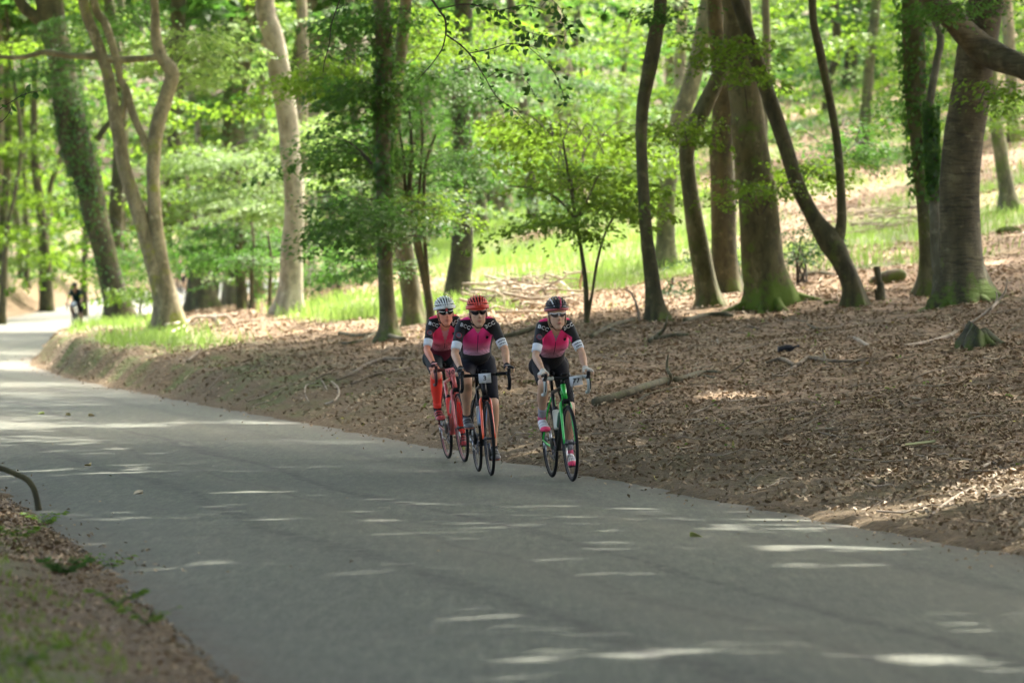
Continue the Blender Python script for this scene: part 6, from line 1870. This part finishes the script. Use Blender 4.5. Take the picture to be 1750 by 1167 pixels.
# yellow leaves lying on the road, one by one
r = np.random.default_rng(66)
for q, (px, py, col, lab) in enumerate([(150, 796, (.55, .40, .12), 'bright yellow leaf on the asphalt near the left edge'), (116, 711, (.5, .42, .15), 'small yellow leaf on the asphalt, upper left'), (70, 709, (.35, .42, .08), 'greenish leaf on the asphalt at the far left'), (156, 712, (.5, .38, .15), 'small tan leaf on the asphalt right of two yellowish ones'),
                             (1190, 917, (.40, .42, .10), 'yellow-green leaf on the asphalt right of the sun streaks'), (1276, 848, (.6, .5, .35), 'pale leaf on the asphalt edge right of the cyclists'), (236, 843, (.55, .45, .3), 'flat pale leaf beside the dark joint in the asphalt')]):
    d_ = (CAMZ) * FPX / (py - 481); x_ = d_ * (px - 875) / FPX
    zz = float(max(road_h(x_, d_), land(x_, d_)))
    c = np.array([x_, d_, zz + .006]); root = empty('fallen_leaf', c.tolist(), (0, 0, r.uniform(0, 6))); tag(root, lab, 'leaf')
    t = np.linspace(0, 1, 7); wv = .03 * np.sin(t * np.pi) ** .7
    L1 = np.stack([t * .09 - .045, -wv, .02 * np.sin(t * 2)], 1); L2 = np.stack([t * .09 - .045, wv, .035 * np.sin(t * 2)], 1); L0 = np.stack([t * .09 - .045, 0 * t, .002 + 0 * t], 1)
    V = np.vstack([L1, L0, L2]); jj = np.arange(6)
    mk('leaf_blade', V, [np.concatenate([np.stack([jj, jj + 1, 7 + jj + 1, 7 + jj], -1), np.stack([7 + jj, 7 + jj + 1, 14 + jj + 1, 14 + jj], -1)])], plain('road_leaf_%d' % q, col, .6), root, True)
# moss cushions
for q, (px, py, w_, lab) in enumerate([(1486, 502, 24, 'round moss cushion at the foot of the broken post'), (1577, 546, 18, 'flat moss cushion in front of the ivy-clad trunk'), (1420, 520, 26, 'moss patch between the mossy-footed trunk and the forked beech'), (1725, 398, 44, 'mossy hump at the right edge above the big roots'), (905, 655, 24, 'dark mossy clod beside the black-helmeted cyclist')]):
    c = gpt(px, py); sc = c[1] / FPX
    root = empty('moss_cushion', c.tolist()); tag(root, lab, 'moss')
    r = np.random.default_rng(600 + q); n = 1600
    p = rand_unit(n, r) * [w_ * .5 * sc, w_ * .5 * sc, w_ * .22 * sc]; p[:, 2] = np.abs(p[:, 2]) - .01
    V, F = leaf_cards(p * r.uniform(.8, 1.08, (n, 1)), rand_unit(n, r) + [0, 0, .6], p / (w_ * sc) + rand_unit(n, r) * .2, r.uniform(.02, .05, n), aspect=.5)
    o = mk('moss', V, [F], leaf_mat('moss_tuft', (.05, .075, .01), (.12, .15, .02), (.10, .14, .02), .3), root, attrs={'v': np.repeat(r.random(n), 4)}); o['kind'] = 'stuff'
    V, F = ellipsoid((0, 0, 0), (w_ * .48 * sc, w_ * .48 * sc, w_ * .2 * sc))
    mk('mound', V, F, plain('moss_mound', (.05, .06, .012), .95), root, True)
# near left verge: the bent stem arching from the bank and the low plants
base = on_ground(64, 868, 34.0)
root = empty('bent_stem', base.tolist()); tag(root, 'dark bent bare stem arching out of the near left bank over the road edge', 'stem')
dd = float(base[1])
Pp = np.array([P(66, 872, dd), P(62, 850, dd), P(56, 832, dd), P(44, 818, dd), P(22, 808, dd), P(0, 800, dd), P(-40, 796, dd), P(-90, 830, dd)])
V, F = limb_tube(Pp, np.array([6.5, 5.5, 5.5, 5.5, 5, 5, 5.5, 6]) * dd / FPX, -9, 0, seed=9, sides=9)
mk('stem', V - base, F, BARK['dark'], root, True, {'v': np.full(len(V), 2.)})
def plant(px, py, n, size, lab, seed, dark=False):
    r = np.random.default_rng(seed)
    base = on_ground(px, py); root = empty('verge_plant', base.tolist()); tag(root, lab, 'plant')
    st = Geo(); lf = Geo()
    for q in range(n * 4):
        a = r.uniform(0, 6.28); L = r.uniform(.04, .22)
        e = np.array([math.cos(a) * L * .8, math.sin(a) * L * .8, L * .45])
        if q % 4 == 0:
            V, F = tube(np.array([[0, 0, 0], e * .5 + [0, 0, .02], e]), np.array([.002, .0015, .001]), 4); st.add(V, F)
        s_ = size * r.uniform(.7, 1.3)
        V, F = leaf_cards(e[None], np.array([[math.cos(a), math.sin(a), -.1]]), np.array([[r.normal(0, .3), r.normal(0, .3) - .3, 1]]), s_, aspect=.6, fold=.1)
        lf.add(V, F if isinstance(F, list) else [F], 0, r.random())
    st.build('stem', LEAF['mid'], root); o = lf.build('foliage', LEAF['mid' if dark else 'fresh'], root); o['kind'] = 'stuff'
plant(110, 985, 26, .06, 'dark broad-leaved weed on the near left verge', 1, True)
plant(185, 978, 10, .06, 'small bright weed right of the dark broad-leaved one', 2)
plant(75, 900, 22, .05, 'clump of small leafy sprigs near the bent stem', 3)
plant(30, 925, 20, .05, 'leafy sprigs at the left edge of the picture', 4)
plant(250, 1070, 12, .05, 'scattered green sprig low on the near left verge', 5)
plant(45, 1140, 10, .05, 'green sprig at the bottom left corner', 6)
plant(200, 1040, 12, .045, 'green tuft halfway down the near left verge', 7)

# thin twigs strewn through the litter, too many to count
r = np.random.default_rng(88)
g = Geo(); n = 1500
dd = 31 + 75 * r.random(n) ** 1.4
xx = (r.random(n) * 2 - 1) * dd * .104
for q in range(n):
    if xx[q] - float(edge_r(dd[q])) < .2: continue
    a = r.normal(0, .8); L = r.uniform(.12, .7)
    t = np.linspace(-.5, .5, 4)
    x = xx[q] + math.cos(a) * L * t; y = dd[q] + math.sin(a) * L * t
    pts = np.stack([x + r.normal(0, .03, 4), y, land(x, y) + .03 + r.normal(0, .02, 4)], 1)
    V, F = tube(pts, np.linspace(1, .4, 4) * r.uniform(.004, .010), 4, False)
    g.add(V, F, 0, 2.0)
o = g.build('twig_litter', BLEACH2, None); tag(o, 'thin dead twigs strewn all over the leaf litter', 'twigs', kind='stuff')
# green seedlings in the litter
g = Geo(); n = 260
dd = 33 + 60 * r.random(n); xx = (r.random(n) * 2 - 1) * dd * .103
for q in range(n):
    if xx[q] - float(edge_r(dd[q])) < .6: continue
    c = np.array([xx[q], dd[q], float(land(xx[q], dd[q])) + .05])
    k = int(r.integers(2, 6))
    V, F = leaf_cards(c + r.normal(0, .025, (k, 3)), rand_unit(k, r) * [1, 1, .3], np.array([[0, -.3, 1]]) + rand_unit(k, r) * .4, r.uniform(.03, .055, k), aspect=.7)
    g.add(V, [F], 0, r.random())
o = g.build('seedlings', LEAF['fresh'], None); tag(o, 'tiny bright green beech seedlings dotted through the litter', 'seedlings', kind='stuff')
